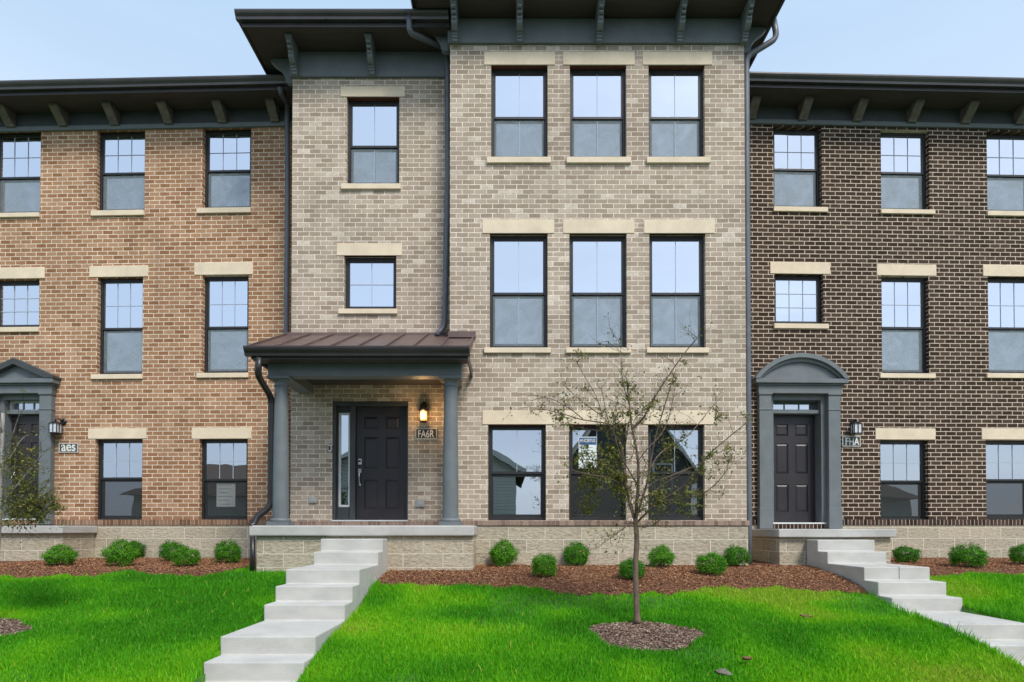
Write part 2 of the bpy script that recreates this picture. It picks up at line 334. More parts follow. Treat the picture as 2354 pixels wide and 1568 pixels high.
def leaf_mat(name, ramp, trans=.3, rough=.55):
    """foliage: every leaf or blade draws its own tone from the ramp by its 'tone' attribute"""
    m, n, l, p = newmat(name); out = n['Material Output']
    at_ = n.new('ShaderNodeAttribute'); at_.attribute_name = 'tone'
    rm = n.new('ShaderNodeValToRGB'); e = rm.color_ramp.elements
    while len(e) < len(ramp): e.new(.5)
    for i, (pos, c) in enumerate(ramp): e[i].position = pos; e[i].color = (*c, 1)
    l.new(at_.outputs['Fac'], rm.inputs[0]); l.new(rm.outputs[0], p.inputs['Base Color'])
    p.inputs['Roughness'].default_value = rough; p.inputs['Specular IOR Level'].default_value = .2
    tr = n.new('ShaderNodeBsdfTranslucent'); l.new(rm.outputs[0], tr.inputs[0])
    mx = n.new('ShaderNodeMixShader'); mx.inputs[0].default_value = trans
    l.new(p.outputs[0], mx.inputs[1]); l.new(tr.outputs[0], mx.inputs[2]); l.new(mx.outputs[0], out.inputs[0]); return m
M['grass'] = leaf_mat('grass_blades', [(0,(.04,.20,.008)),(.3,(.07,.34,.010)),(.6,(.15,.49,.010)),(.85,(.28,.57,.012)),(1,(.42,.46,.07))], .35)
M['boxwood'] = leaf_mat('boxwood_leaves', [(0,(.022,.10,.008)),(.5,(.055,.22,.010)),(.85,(.115,.36,.012)),(1,(.19,.44,.02))], .2, .5)
M['sapling'] = leaf_mat('sapling_leaves', [(0,(.055,.085,.022)),(.45,(.14,.165,.035)),(.8,(.26,.25,.06)),(1,(.40,.27,.06))], .3)
M['mulch_chip'] = leaf_mat('mulch_chips', [(0,(.14,.062,.030)),(.4,(.35,.165,.08)),(.75,(.46,.25,.135)),(.93,(.56,.36,.22)),(1,(.66,.53,.38))], 0, .9)
M['grey_chip'] = leaf_mat('weathered_chips', [(0,(.10,.06,.045)),(.4,(.25,.165,.12)),(.75,(.42,.31,.245)),(1,(.60,.51,.42))], 0, .9)
M['tree_leaf'] = leaf_mat('street_tree_leaves', [(0,(.025,.06,.015)),(1,(.10,.19,.04))], .25)
M['bark'] = mat('bark', (.17,.12,.088), .9, .25, 30, .5, 60, stretch=(1,1,.25))
M['grey_bark'] = mat('pale_bark', (.33,.31,.29), .9, .25, 25, .5, 60, stretch=(1,1,.25))
M['twig'] = mat('twig_bark', (.075,.060,.032), .85, .25, 30, .3, 60)
M['soil'] = mat('lawn_soil', (.05,.16,.012), .95, .25, 5, .5, 30)
M['mulch'] = mat('mulch_base', (.16,.068,.036), .95, .35, 16, .8, 45, dark=(.045,.020,.012))
M['mulch_grey'] = mat('weathered_mulch_base', (.20,.145,.115), .95, .3, 16, .8, 45, dark=(.08,.05,.036))
M['asphalt'] = mat('asphalt', (.05,.05,.052), .9, .15, 10, .4, 120)
M['paving'] = mat('pavement_concrete', (.42,.41,.39), .9, .1, 2, .3, 90)
M['dry_leaf'] = mat('dry_leaf', (.20,.115,.05), .8, .25, 12, .3, 40)
M['stone'] = mat('stone', (.19,.17,.14), .9, .25, 12, .5, 30)
M['siding'] = brick('clapboard', [(0,(.52,.53,.47)),(1,(.56,.57,.51))], (.25,.26,.24), bw=60, bh=.16, ms=.02, weather=.05, fine=.1)
M['dark_siding'] = brick('dark_clapboard', [(0,(.07,.078,.082)),(1,(.09,.10,.105))], (.04,.045,.05), bw=60, bh=.16, ms=.02, weather=.05, fine=.1)
M['trim_white'] = mat('fascia_paint', (.6,.6,.55), .6, .05, 4, 0)
M['roof_far'] = mat('brown_shingle', (.12,.085,.06), .9, .2, 8, .3, 30)
def glow():
    m, n, l, p = newmat('lamp_glow'); p.inputs['Base Color'].default_value = (.9,.6,.3,1)
    p.inputs['Emission Color'].default_value = (1,.45,.12,1); p.inputs['Emission Strength'].default_value = .85; return m
M['glow'] = glow()
M['frosted'] = mat('frosted_lamp_glass', (.62,.66,.72), .25, .08, 10, 0)

# ---------------------------------------------------------------- setting: ground, street, pavement
def grid_coords(a, b, st, ext):
    return np.array([-ext, -ext/3, -ext/8]+list(np.arange(a, b+1e-6, st))+[ext/8, ext/3, ext])
SLX, SRX = (-2.82, -1.90), (4.91, 5.83)          # the two flights of steps
gx = np.array(sorted(set(grid_coords(-11, 12, .2, 400).round(3)) | {-2.805, -2.79, -1.93, -1.915, 4.925, 4.94, 5.80, 5.815})); gy = np.array([-400,-120,-40,-15,-8,0,2,3]+list(np.arange(3.6, 13.3, .15))+[25,60,150,400])
GX, GY = np.meshgrid(gx, gy); GZ = ground_z(GX, GY)
for a_, b_, k_ in ((*SLX, 9.75), (*SRX, 10.6)): GZ = np.where((GX > a_+.02) & (GX < b_-.02) & (GY < k_) & (GY > 4.8), np.minimum(GZ, -.06), GZ)
nx, ny = len(gx), len(gy)
g = MB(); g.v = list(zip(GX.ravel().tolist(), GY.ravel().tolist(), GZ.ravel().tolist()))
g.f = [(j*nx+i, j*nx+i+1, (j+1)*nx+i+1, (j+1)*nx+i) for j in range(ny-1) for i in range(nx-1)]
tag(g.build('ground', M['soil'], smooth=True), 'sloping lawn ground in front of the brick houses', 'ground', kind='structure')
pv = MB()
for k in range(-20, 21): pv.box(k*1.5+.006, k*1.5+1.494, 3.3, 4.7, -.05, .045)
tag(pv.build('pavement', M['paving']), 'concrete pavement at the foot of the lawn', 'pavement', kind='structure')
tag(MB().box(-200, 200, -6, 1.4, -.06, .006).build('road', M['asphalt']), 'asphalt road along the houses', 'road', kind='structure')

# ---------------------------------------------------------------- frames of the three houses
HL, HG, HR = Frame(-3.86, 12.25, -1.8), Frame(0, 11.21, 0), Frame(3.91, 12.25, 1.8)
PV = -.49                                   # the projecting bay of the middle house stands this far forward

def window(H, root, x0, x1, yt, yb, rail=None, cols=3, rows=2, low_cols=0, lintel=None, sill=None, v=0, ground=False, steel=False, fixed_rows=None, screen='screen', side=0):
    """a window in the opening x0..x1, yt..yb (photo pixels measured in the wall's face); returns the opening"""
    py = (yt+yb)/2
    u0, u1 = H.u(x0, py, v), H.u(x1, py, v); z1, z0 = H.z((x0+x1)/2, yt, v), H.z((x0+x1)/2, yb, v)
    D0 = v+.095; e = .002
    fr = MB().frame(u0+e, u1-e, z0+e, z1-e, D0, D0+.10, .042, .05, .045)
    w = fr.build('window', M['frame'], root, .004)
    a, b, c, d = u0+.042, u1-.042, z0+.05, z1-.045
    gl = M['glass_low'] if ground else M['glass']
    if rail is None:
        MB().frame(a, b, c, d, D0+.015, D0+.05, .03).build('sash', M['frame'], w, .003)
        MB().quad((a+.03,D0+.034,c+.03),(b-.03,D0+.034,c+.03),(b-.03,D0+.034,d-.03),(a+.03,D0+.034,d-.03)).build('pane', gl, w)
        g = MB(); nr = fixed_rows or 3
        for i in range(1, cols): u = a+.03+(b-a-.06)*i/cols; g.box(u-.0045, u+.0045, D0+.022, D0+.032, c+.03, d-.03)
        for j in range(1, nr):
            zz = c+.03+(d-c-.06)*j/nr; g.box(a+.03, b-.03, D0+.0225, D0+.0315, zz-.0045, zz+.0045)
        g.build('grille', M['muntin'], w)
    else:
        zr = H.z((x0+x1)/2, rail, v)
        MB().frame(a, b, zr-.02, d, D0+.012, D0+.045, .03, .042).build('upper_sash', M['frame'], w, .003)
        MB().quad((a+.03,D0+.03,zr),(b-.03,D0+.03,zr),(b-.03,D0+.03,d-.03),(a+.03,D0+.03,d-.03)).build('pane', gl, w)
        MB().frame(a, b, c, zr-.021, D0+.04, D0+.08, .042, .05, .04).build('lower_sash', M['frame'], w, .003)
        MB().quad((a+.04,D0+.06,c+.04),(b-.04,D0+.06,c+.04),(b-.04,D0+.06,zr-.05),(a+.04,D0+.06,zr-.05)).build('pane', gl, w)
        if screen:
            MB().quad((a+.01,D0+.034,c+.01),(b-.01,D0+.034,c+.01),(b-.01,D0+.034,zr-.028),(a+.01,D0+.034,zr-.028)).build('insect_screen', M[screen], w)
        g = MB()
        for i in range(1, cols): u = a+.03+(b-a-.06)*i/cols; g.box(u-.004, u+.004, D0+.02, D0+.028, zr+.022, d-.03)
        for j in range(1, rows): zz = zr+(d-zr-.03)*j/rows; g.box(a+.03, b-.03, D0+.0205, D0+.0275, zz-.004, zz+.004)
        for i in range(1, low_cols): u = a+.04+(b-a-.08)*i/low_cols; g.box(u-.004, u+.004, D0+.026, D0+.033, c+.05, zr-.06)
        if cols > 1: g.build('grille', M['muntin'], w)
    if lintel:
        lx0, lx1, ly0, ly1 = lintel; lu0, lu1 = H.u(lx0, ly0, v), H.u(lx1, ly0, v); lz1 = H.z((lx0+lx1)/2, ly0, v); lz0 = H.z((lx0+lx1)/2, ly1, v)
        MB().box(lu0, lu1, v-.012, v+.06, lz0+.0, lz1).build('lintel', M['limestone'], w, .006)
    if steel:
        MB().box(u0+.004, u1-.004, v+.004, v+.093, z1-.012, z1-.003).build('steel_angle', M['rust_steel'], w)
    if sill:
        sx0, sx1, sy0, sy1 = sill; su0, su1 = H.u(sx0, sy0, v), H.u(sx1, sy0, v)
        sz0 = H.z((sx0+sx1)/2, sy1, v-.04); 
        MB().prism([(v-.045, sz0), (v-.045, z0-.012), (v+.09, z0-.001), (v+.09, sz0)], su0, su1).build('sill', M['limestone'], w, .005)
    return (u0, u1, z0, z1)
def openings_box(ops): return [tuple(o) for o in ops]

def kgutter(mb, u0, u1, y, zt, h=.13, d=.12):
    """K-style gutter: back at y, front at y-d, rim at zt"""
    prof = [(y, zt-h), (y-d*.55, zt-h), (y-d*.62, zt-h*.72), (y-d*.9, zt-h*.42), (y-d, zt-h*.2), (y-d, zt), (y-d*.86, zt), (y-d*.86, zt-h*.1), (y-d*.1, zt-h*.1), (y, zt)]
    return mb.prism(prof, u0, u1)
def shell(root, u0, u1, v0, v1, z0, z1, floors, mat_key='plaster'):
    """rooms behind the facade: side and back walls, floors, ceiling"""
    s = MB()
    s.quad((u0,v0,z0),(u0,v1,z0),(u0,v1,z1),(u0,v0,z1)); s.quad((u1,v0,z0),(u1,v0,z1),(u1,v1,z1),(u1,v1,z0)); s.quad((u0,v1,z0),(u1,v1,z0),(u1,v1,z1),(u0,v1,z1))
    s.quad((u0,v0,z1),(u1,v0,z1),(u1,v1,z1),(u0,v1,z1)); s.quad((u0,v0,z0),(u1,v0,z0),(u1,v1,z0),(u0,v1,z0))
    for f in floors: s.box(u0+.01, u1-.01, v0, v1-.01, f-.15, f+.15)
    return s.build('interior', M[mat_key], root)

def scroll_bracket(H, root, u, y_wall, ztop, depth=.40, height=.46, w=.095):
    """ornate bracket: console with a double curve and a stepped foot"""
    P = []
    P += [(0,0), (-depth,0), (-depth,-.05), (-depth+.02,-.075)]
    for i in range(9):
        t = i/8; P.append((-depth+.03+.20*t+.03*math.sin(t*math.pi*2), -.085-(height-.20)*t-.012*math.sin(t*math.pi)))
    b = -height
    P += [(-.13, b+.12), (-.13, b+.085), (-.105, b+.08), (-.105, b+.048), (-.08, b+.043), (-.08, b+.01), (-.065, b), (0, b)]
    m = MB().prism([(y_wall+p[0], ztop+p[1]) for p in P], u-w/2, u+w/2)
    m.box(u-w/2-.012, u+w/2+.012, y_wall-depth-.012, y_wall-.002, ztop-.045, ztop-.003)
    br = m.build('bracket', M['slate'], root, .005)
    c = MB()
    for k in range(4):
        yy = y_wall-depth+.03+.05*k; zz = ztop-.11-.055*k
        c.tube([(u-w*.36, yy, zz), (u+w*.36, yy, zz)], .028, 8)
    c.build('carving', M['slate'], br)
    return br
def plain_bracket(root, u, y_wall, ztop, depth=.31, h=.28, w=.165):
    P = [(0,0), (-depth,0), (-depth,-.06), (-depth+.03,-.072)]
    for i in range(9):
        t = i/8; P.append((-depth+.03+(depth-.10)*t, -.072-(h-.10)*(t**1.25)-.018*math.sin(t*math.pi)))
    P += [(-.075,-h+.02), (-.06,-h)]
    P += [(0,-h)]
    m = MB().prism([(y_wall+p[0], ztop+p[1]) for p in P], u-w/2, u+w/2)
    return m.build('bracket', M['bracket'], root, .004)
M['bracket'] = mat('bracket_paint', (.14,.125,.105), .6, .2, 8, .1, 40)

def side_house(H, root, left):
    """three-storey row house beside the middle one; local x runs along the facade from the party wall"""
    sgn = -1 if left else 1
    U1 = sgn*10.2
    brickm = M['tan_brick'] if left else M['dark_brick']
    ops = []
    if left:
        S = [(-18,93,299,490,402,'a'), (222,333,297,484,392,'b'), (466,577,292,478,386,'c')]
        sl = {'a':(-40,93,487,499), 'b':(212,333,483,495), 'c':(454,578,477,489)}
        for x0,x1,yt,yb,r,k in S: ops.append(window(H, root, x0, x1, yt, yb, r, sill=sl[k]))
        ops.append(window(H, root, -18, 90, 642, 752, None, cols=3, fixed_rows=3, lintel=(-34,103,615,641), sill=(-30,91,751,763)))
        ops.append(window(H, root, 223, 328, 637, 860, 752, lintel=(206,341,611,637), sill=(212,329,859,871)))
        ops.append(window(H, root, 465, 571, 632, 857, 749, lintel=(447,582,604,632), sill=(454,572,856,868)))
        ops.append(window(H, root, 218, 327, 1008, 1197, 1099, lintel=(203,337,985,1009), ground=True, screen='dark_screen'))
        ops.append(window(H, root, 458, 569, 1008, 1197, 1102, lintel=(441,578,983,1009), ground=True, screen='dark_screen'))
    else:
        S = [(1778,1889,292,476,383,(1777,1901,474,486)), (2025,2136,299,482,391,(2023,2147,479,491)), (2269,2382,303,486,397,(2267,2392,485,496))]
        for x0,x1,yt,yb,r,s in S: ops.append(window(H, root, x0, x1, yt, yb, r, sill=s))
        ops.append(window(H, root, 1781, 1893, 630, 744, None, cols=3, fixed_rows=3, lintel=(1770,1908,603,630), sill=(1778,1903,743,755)))
        ops.append(window(H, root, 2027, 2136, 634, 858, 750, lintel=(2015,2152,608,634), sill=(2021,2148,857,869)))
        ops.append(window(H, root, 2272, 2384, 636, 858, 751, lintel=(2259,2398,610,636), sill=(2266,2394,857,869)))
        ops.append(window(H, root, 2024, 2134, 1011, 1198, 1106, lintel=(2012,2150,985,1011), ground=True, screen='dark_screen'))
        ops.append(window(H, root, 2267, 2380, 1012, 1194, 1103, lintel=(2256,2394,985,1011), ground=True, screen='dark_screen'))
    # --- door with its classical surround
    if left: pc, hw, pin, pout, dtop, dbot = 37, 98, 51, 78, 905, 1203
    else:    pc, hw, pin, pout, dtop, dbot = 1840.5, 110, 65.5, 93.5, 905, 1209
    SV = -.115                                     # face of the pilasters
    uc = H.u(pc, 1100, SV); pinu = abs(H.u(pc+pin, 1100, SV)-uc); poutu = abs(H.u(pc+pout, 1100, SV)-uc)
    zt, zb = H.z(pc, dtop), H.z(pc, dbot)
    if left: zb = EYE+.10
    else: zb = EYE+.02
    ops.append((uc-pinu-.02, uc+pinu+.02, zb, zt-.02))
    sur = MB()
    for s_ in (-1, 1):
        a, b = sorted((uc+s_*pinu, uc+s_*poutu))
        sur.box(a, b, SV, .09, zb, zt)
        sur.box(a-.012, b+.012, SV-.018, .02, zb, zb+.40)
        sur.box(a-.010, b+.010, SV-.012, .02, zt-.34, zt-.315)
        sur.box(a-.014, b+.014, SV-.022, .02, zt-.05, zt)
    ps = sur.build('door_surround', M['slate'], root, .006)
    z1, z2, z3 = H.z(pc, 905, SV), H.z(pc, 886, SV-.02), H.z(pc, 871, SV-.06)
    ent = MB().box(uc-poutu-.02, uc+poutu+.02, SV-.02, .0, z1+.002, z2)
    ent.box(uc-poutu-.05, uc+poutu+.05, SV-.05, .0, z2+.002, z2+.03).box(uc-poutu-.10, uc+poutu+.10, SV-.10, 0, z2+.032, z3)
    ent.build('entablature', M['slate'], ps, .006)
    hwu = poutu+.12
    if left:
        zap = H.z(pc, 828, SV)
        n = .10
        t = MB().prism([(uc-hwu+.1, z3+.003), (uc+hwu-.1, z3+.003), (uc, zap-.09)], SV-.0, -.0, 'y'); t.build('tympanum', M['slate'], ps)
        rk = MB()
        for s_ in (-1, 1):
            rk.prism([(uc+s_*hwu, z3+.003), (uc+s_*hwu, z3+.05), (uc, zap+.02), (uc, zap-.10), (uc+s_*(hwu-.17), z3+.003)], SV-.11, 0, 'y')
        rk.build('pediment_cornice', M['slate_dark'], ps, .005)
    else:
        zap = H.z(pc, 812, SV-.1); rise = zap-z3
        def arc(w, h, zb_, k=26): 
            rad = (w*w+h*h)/(2*h); a0 = math.asin(min(1, w/rad))
            return [(uc+rad*math.sin(-a0+2*a0*i/k), zb_+h-rad+rad*math.cos(-a0+2*a0*i/k)) for i in range(k+1)]
        t = MB().prism(arc(hwu-.13, rise-.14, z3+.003)[::-1], SV, 0, 'y'); t.build('tympanum', M['slate'], ps)
        outer, inner = arc(hwu, rise, z3+.003), arc(hwu-.09, rise-.08, z3+.003); rib = MB(); n = len(outer)
        for y0, y1, o_, i_ in ((SV-.11, 0, outer, inner), (SV-.05, 0, inner, arc(hwu-.135, rise-.145, z3+.003))):
            for i in range(n-1):
                a, b, c, d = o_[i], o_[i+1], i_[i+1], i_[i]
                rib.add([(a[0],y0,a[1]),(b[0],y0,b[1]),(c[0],y0,c[1]),(d[0],y0,d[1]),(a[0],y1,a[1]),(b[0],y1,b[1]),(c[0],y1,c[1]),(d[0],y1,d[1])],
                        [(0,1,2,3),(4,7,6,5),(0,4,5,1),(2,6,7,3)])
            
        rib.build('pediment_cornice', M['slate'], ps)
    # recessed jambs, transom, door leaf
    rec = .16 if left else .22
    ju0, ju1 = uc-pinu+.001, uc+pinu-.001
    jb = MB(); jw = .085
    jb.box(ju0, ju0+jw, .0, rec+.1, zb, zt-.022); jb.box(ju1-jw, ju1, .0, rec+.1, zb, zt-.022); jb.box(ju0+jw, ju1-jw, .0, rec+.1, zt-.12, zt-.022)
    ztr = H.z(pc, 948, rec)
    jb.box(ju0+jw, ju1-jw, .06, rec+.1, ztr-.05, ztr+.02)
    jb.build('door_frame', M['slate'], root, .004)
    tr = MB().frame(ju0+jw, ju1-jw, ztr+.02, zt-.12, rec-.02, rec+.05, .03).build('transom_window', M['white_trim'] if left else M['slate'], root)
    a, b = ju0+jw+.03, ju1-jw-.03
    MB().quad((a,rec+.02,ztr+.05),(b,rec+.02,ztr+.05),(b,rec+.02,zt-.15),(a,rec+.02,zt-.15)).build('pane', M['glass_low'], tr)
    gm = MB()
    for i in (1, 2): u = a+(b-a)*i/3; gm.box(u-.008, u+.008, rec+.0, rec+.015, ztr+.05, zt-.15)
    gm.build('grille', M['muntin'], tr)
    zth = zb+.12
    six_panel_door(root, ju0+jw, ju1-jw, zth, ztr-.05, rec+.02, handle='left')
    MB().box(ju0-.02, ju1+.02, -.02, rec+.12, zb, zth-.03).build('brick_threshold', M['tan_rowlock'] if left else M['dark_rowlock'], root)
    MB().box(ju0, ju1, -.03, rec+.12, zth-.029, zth-.001).build('door_sill', M['white_trim'], root, .004)
    # --- wall, plinth, rowlock course
    zbr = EYE+.09; zrow = zbr+.105
    ztop = H.z(470 if left else 1900, 296 if left else 290)
    uA, uB = sorted((0, U1))
    wm = MB().wall(uA, uB, zrow, ztop+.02, 0, ops, .10)
    wm.quad((uA,.0,ztop+.02),(uB,.0,ztop+.02),(uB,.0,ztop+.9),(uA,.0,ztop+.9))
    ue = U1
    wm.quad((ue,0,zrow),(ue,9,zrow),(ue,9,ztop+.9),(ue,0,ztop+.9)); wm.quad((0,9,zrow),(U1,9,zrow),(U1,9,ztop+.9),(0,9,ztop+.9))
    wm.build('wall', brickm, root)
    rl = MB(); segs = [uA, uc-poutu+.01, uc+poutu-.01, uB]
    rl.box(segs[0], segs[1], -.018, .05, zbr, zrow-.001).box(segs[2], segs[3], -.018, .05, zbr, zrow-.001)
    rl.build('rowlock_course', M['tan_rowlock'] if left else M['dark_rowlock'], root, .003)
    MB().box(uA, uB, -.004, .3, .6, zbr-.002).build('foundation', M['block'], root)
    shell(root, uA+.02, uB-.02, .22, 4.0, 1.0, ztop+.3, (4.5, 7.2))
    # --- cornice: frieze, soffit, gutter, brackets, roof
    zs = ztop+.34; OV = .56
    fz = MB().box(uA, uB, -.05, .0, ztop, ztop+.085).build('frieze', M['slate'], root, .004)
    MB().box(uA, uB, -.03, .0, ztop+.086, zs).build('frieze_board', M['slate_dark'], root)  # darker than the band below: shade under the soffit put into its colour
    sf = MB().box(uA, uB, -OV, -.001, zs, zs+.03); sf.build('soffit', M['soffit'], root)
    MB().box(uA, uB, -OV-.02, -OV+.0, zs-.015, zs+.165).build('fascia', M['bronze'], root)
    kgutter(MB(), uA+.001, uB-.001, -OV-.021, zs+.185).build('gutter', M['gutter'], root)
    if left: bx = [(28,283),(148,280),(267,277),(390,273),(514,270),(634,268)]; extra = [-1.02, -2.04]
    else: bx = [(1725,262),(1843,266),(1967,270),(2093,273),(2216,277),(2340,281)]; extra = [1.02, 2.04]
    us = [H.u(x, y, -.03) for x, y in bx]
    base = us[0] if left else us[-1]
    for u in us+[base+e for e in extra]: plain_bracket(root, u, -.031, zs)
    MB().add([(uA,-OV-.1,zs+.185),(uB,-OV-.1,zs+.185),(uB,4,zs+.9),(uA,4,zs+.9),(uA,9,zs+.185),(uB,9,zs+.185)], [(0,1,2,3),(3,2,5,4)]).build('roof', M['shingle'], root)
    # stoop slab and its foundation
    if left:
        a = H.u(pc-115, 1218, -.9); b = H.u(148, 1218, -.9)
        sl = MB().box(a, b, -.95, -.02, EYE-.065, EYE+.075); MB().box(a+.06, b-.06, -.86, -.006, .5, EYE-.067).build('stoop_foundation', M['block'], root)
    else:
        V = -1.6
        a = 4.37-3.91; b = a+1.99
        sl = MB().box(a, b, V, -.02, EYE-.125, EYE+.014); MB().box(a+.05, b-.05, V+.09, -.006, .5, EYE-.127).build('stoop_foundation', M['block'], root)
    sl.build('stoop_slab', M['slab'], root, .015, seg=2)
    return dict(uc=uc, zs=zs, zbr=zbr)
M['slate_dark'] = mat('dark_slate_and_eave_shade', (.052,.058,.062), .5, .08, 4, .05, 40)  # dark trim colour; on the frieze boards it paints in the eave shade

def six_panel_door(root, u0, u1, z0, z1, y, handle='left'):
    """door leaf with two small panels over four tall ones, each panel sunk and fielded"""
    u0 += .004; u1 -= .004; z1 -= .004; W, Hh = u1-u0, z1-z0
    cols = [(.155, .425), (.575, .845)]; rowz = [(.10, .355), (.455, .735), (.805, .915)]
    ops = [(u0+W*a, u0+W*b, z0+Hh*c, z0+Hh*d) for c, d in rowz for a, b in cols]
    lf = MB().wall(u0, u1, z0, z1, y, ops, .016)
    lf.box(u0, u1, y+.0175, y+.045, z0, z1)
    d = lf.build('door', M['door'], root)
    for a, b, c, e in ops:
        p = MB(); i, j = .010, .042
        o = [(a+i,c+i),(b-i,c+i),(b-i,e-i),(a+i,e-i)]; n = [(a+j,c+j),(b-j,c+j),(b-j,e-j),(a+j,e-j)]
        p.add([(q[0], y+.016, q[1]) for q in o]+[(q[0], y+.003, q[1]) for q in n], [(4,5,6,7)]+[(k,(k+1)%4,4+(k+1)%4,4+k) for k in range(4)])
        p.build('door_panel', M['door'], d)
    hx = u0+.065
    zk, zl = z0+Hh*.515, z0+Hh*.43
    MB().box(hx-.034, hx+.034, y-.022, y-.0, zk-.055, zk+.055).build('lock', M['chrome'], d, .012, seg=3)
    MB().box(hx-.022, hx+.018, y-.026, y-.0225, zk-.01, zk+.03).build('keypad', M['black_metal'], d, .004)
    h = MB().box(hx-.026, hx+.026, y-.016, y, zl-.03, zl+.045)
    h.tube([(hx, y-.015, zl-.01), (hx, y-.06, zl-.03), (hx, y-.068, zl-.10), (hx+.002, y-.06, zl-.19), (hx, y-.03, zl-.225), (hx, y-.004, zl-.23)], .0105, 8)
    h.tube([(hx, y-.012, zl+.02), (hx-.0, y-.04, zl+.03)], [.014,.016], 10)
    h.lathe([(.02,-.02),(.02,.02)], (hx, y-.012, zl-.235), 10)
    h.build('handle', M['chrome'], d, smooth=False)
    return d

# ---------------------------------------------------------------- middle house
hg = empty('brick_house', HG.o, HG.a)
tag(hg, 'tall grey-beige brick house in the middle, with a columned porch and a projecting bay', 'house', 'brick row houses')
ULFT, UBAY, URGT = -3.86, -1.04, 3.91
ops_r, ops_p = [], []
G = HG
def gwin(*a, v=0, **k):
    o = window(G, hg, *a, v=v, cols=2, rows=1, **k); (ops_p if v else ops_r).append(o)
gwin(797,918,223,423,329, low_cols=2, lintel=(783,931,199,223), sill=(785,922,422,434), steel=True)
ops_r.append(window(G, hg, 791,911,588,710,None, cols=2, fixed_rows=2, lintel=(774,924,560,588), sill=(779,914,709,721)))
for i, (x0, x1, l0, l1, s0, s1) in enumerate([(1129,1259,1113,1276,1119,1266),(1310,1440,1294,1459,1302,1450),(1491,1620,1477,1637,1486,1632)]):
    gwin(x0,x1,150,362,262, low_cols=2, lintel=(l0,l1,119,150), sill=(s0,s1,361,374), v=PV, steel=True)
for i, (x0, x1, l0, l1, s0, s1) in enumerate([(1126,1259,1109,1274,1113,1266),(1309,1441,1294,1458,1301,1450),(1493,1622,1480,1643,1486,1629)]):
    gwin(x0,x1,537,799,670, low_cols=2, lintel=(l0,l1,505,537), sill=(s0,s1,798,811), v=PV)
for i, (x0, x1, l0, l1) in enumerate([(1122,1255,1109,1275),(1308,1440,1294,1459),(1490,1620,1478,1642)]):
    gwin(x0,x1,976,1196,1086, lintel=(l0,l1,944,976), v=PV, ground=True, steel=True, screen='dark_screen' if i else None)
# front door opening with sidelight
du0, du1 = G.u(764, 1060), G.u(938, 1060); SLAB = EYE+.066
dz1 = G.z(850, 922); dz0 = SLAB+.085
ops_r.append((du0, du1, dz0, dz1))
zr_top, zp_top = G.z(850, 179), G.z(1375, 102, PV)
zrow = G.z(1400, 1197, PV)
wl_ = MB().wall(ULFT, UBAY, SLAB, zr_top+.02, 0, ops_r, .10)
wl_.wall(UBAY, URGT, zrow, zp_top+.02, PV, ops_p, .10)
ZT = 10.35
wl_.quad((ULFT,0,zr_top+.02),(UBAY,0,zr_top+.02),(UBAY,0,ZT),(ULFT,0,ZT)); wl_.quad((UBAY,PV,zp_top+.02),(URGT,PV,zp_top+.02),(URGT,PV,ZT),(UBAY,PV,ZT))
wl_.quad((ULFT,0,.5),(ULFT,0,ZT),(ULFT,9.5,ZT),(ULFT,9.5,.5)); wl_.quad((URGT,PV,zrow),(URGT,9.5,zrow),(URGT,9.5,ZT),(URGT,PV,ZT))
wl_.quad((UBAY,PV,zrow),(UBAY,PV,ZT),(UBAY,0,ZT),(UBAY,0,zrow)); wl_.quad((ULFT,9.5,.5),(URGT,9.5,.5),(URGT,9.5,ZT),(ULFT,9.5,ZT))
wl_.build('wall', M['grey_brick'], hg)
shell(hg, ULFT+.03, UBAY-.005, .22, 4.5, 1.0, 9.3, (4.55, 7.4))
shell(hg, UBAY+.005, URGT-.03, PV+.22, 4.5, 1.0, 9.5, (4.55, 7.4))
# projecting bay: brick ledge and block foundation
MB().box(UBAY-.0, URGT+.03, PV-.055, PV+.05, zrow-.085, zrow-.001).build('rowlock_course', M['grey_rowlock'], hg, .006)
MB().box(UBAY, URGT+.01, PV-.03, PV+.3, .5, zrow-.087).box(URGT+.011-.3, URGT+.012, PV+.3, 3, .5, zrow-.087).build('foundation', M['block'], hg)

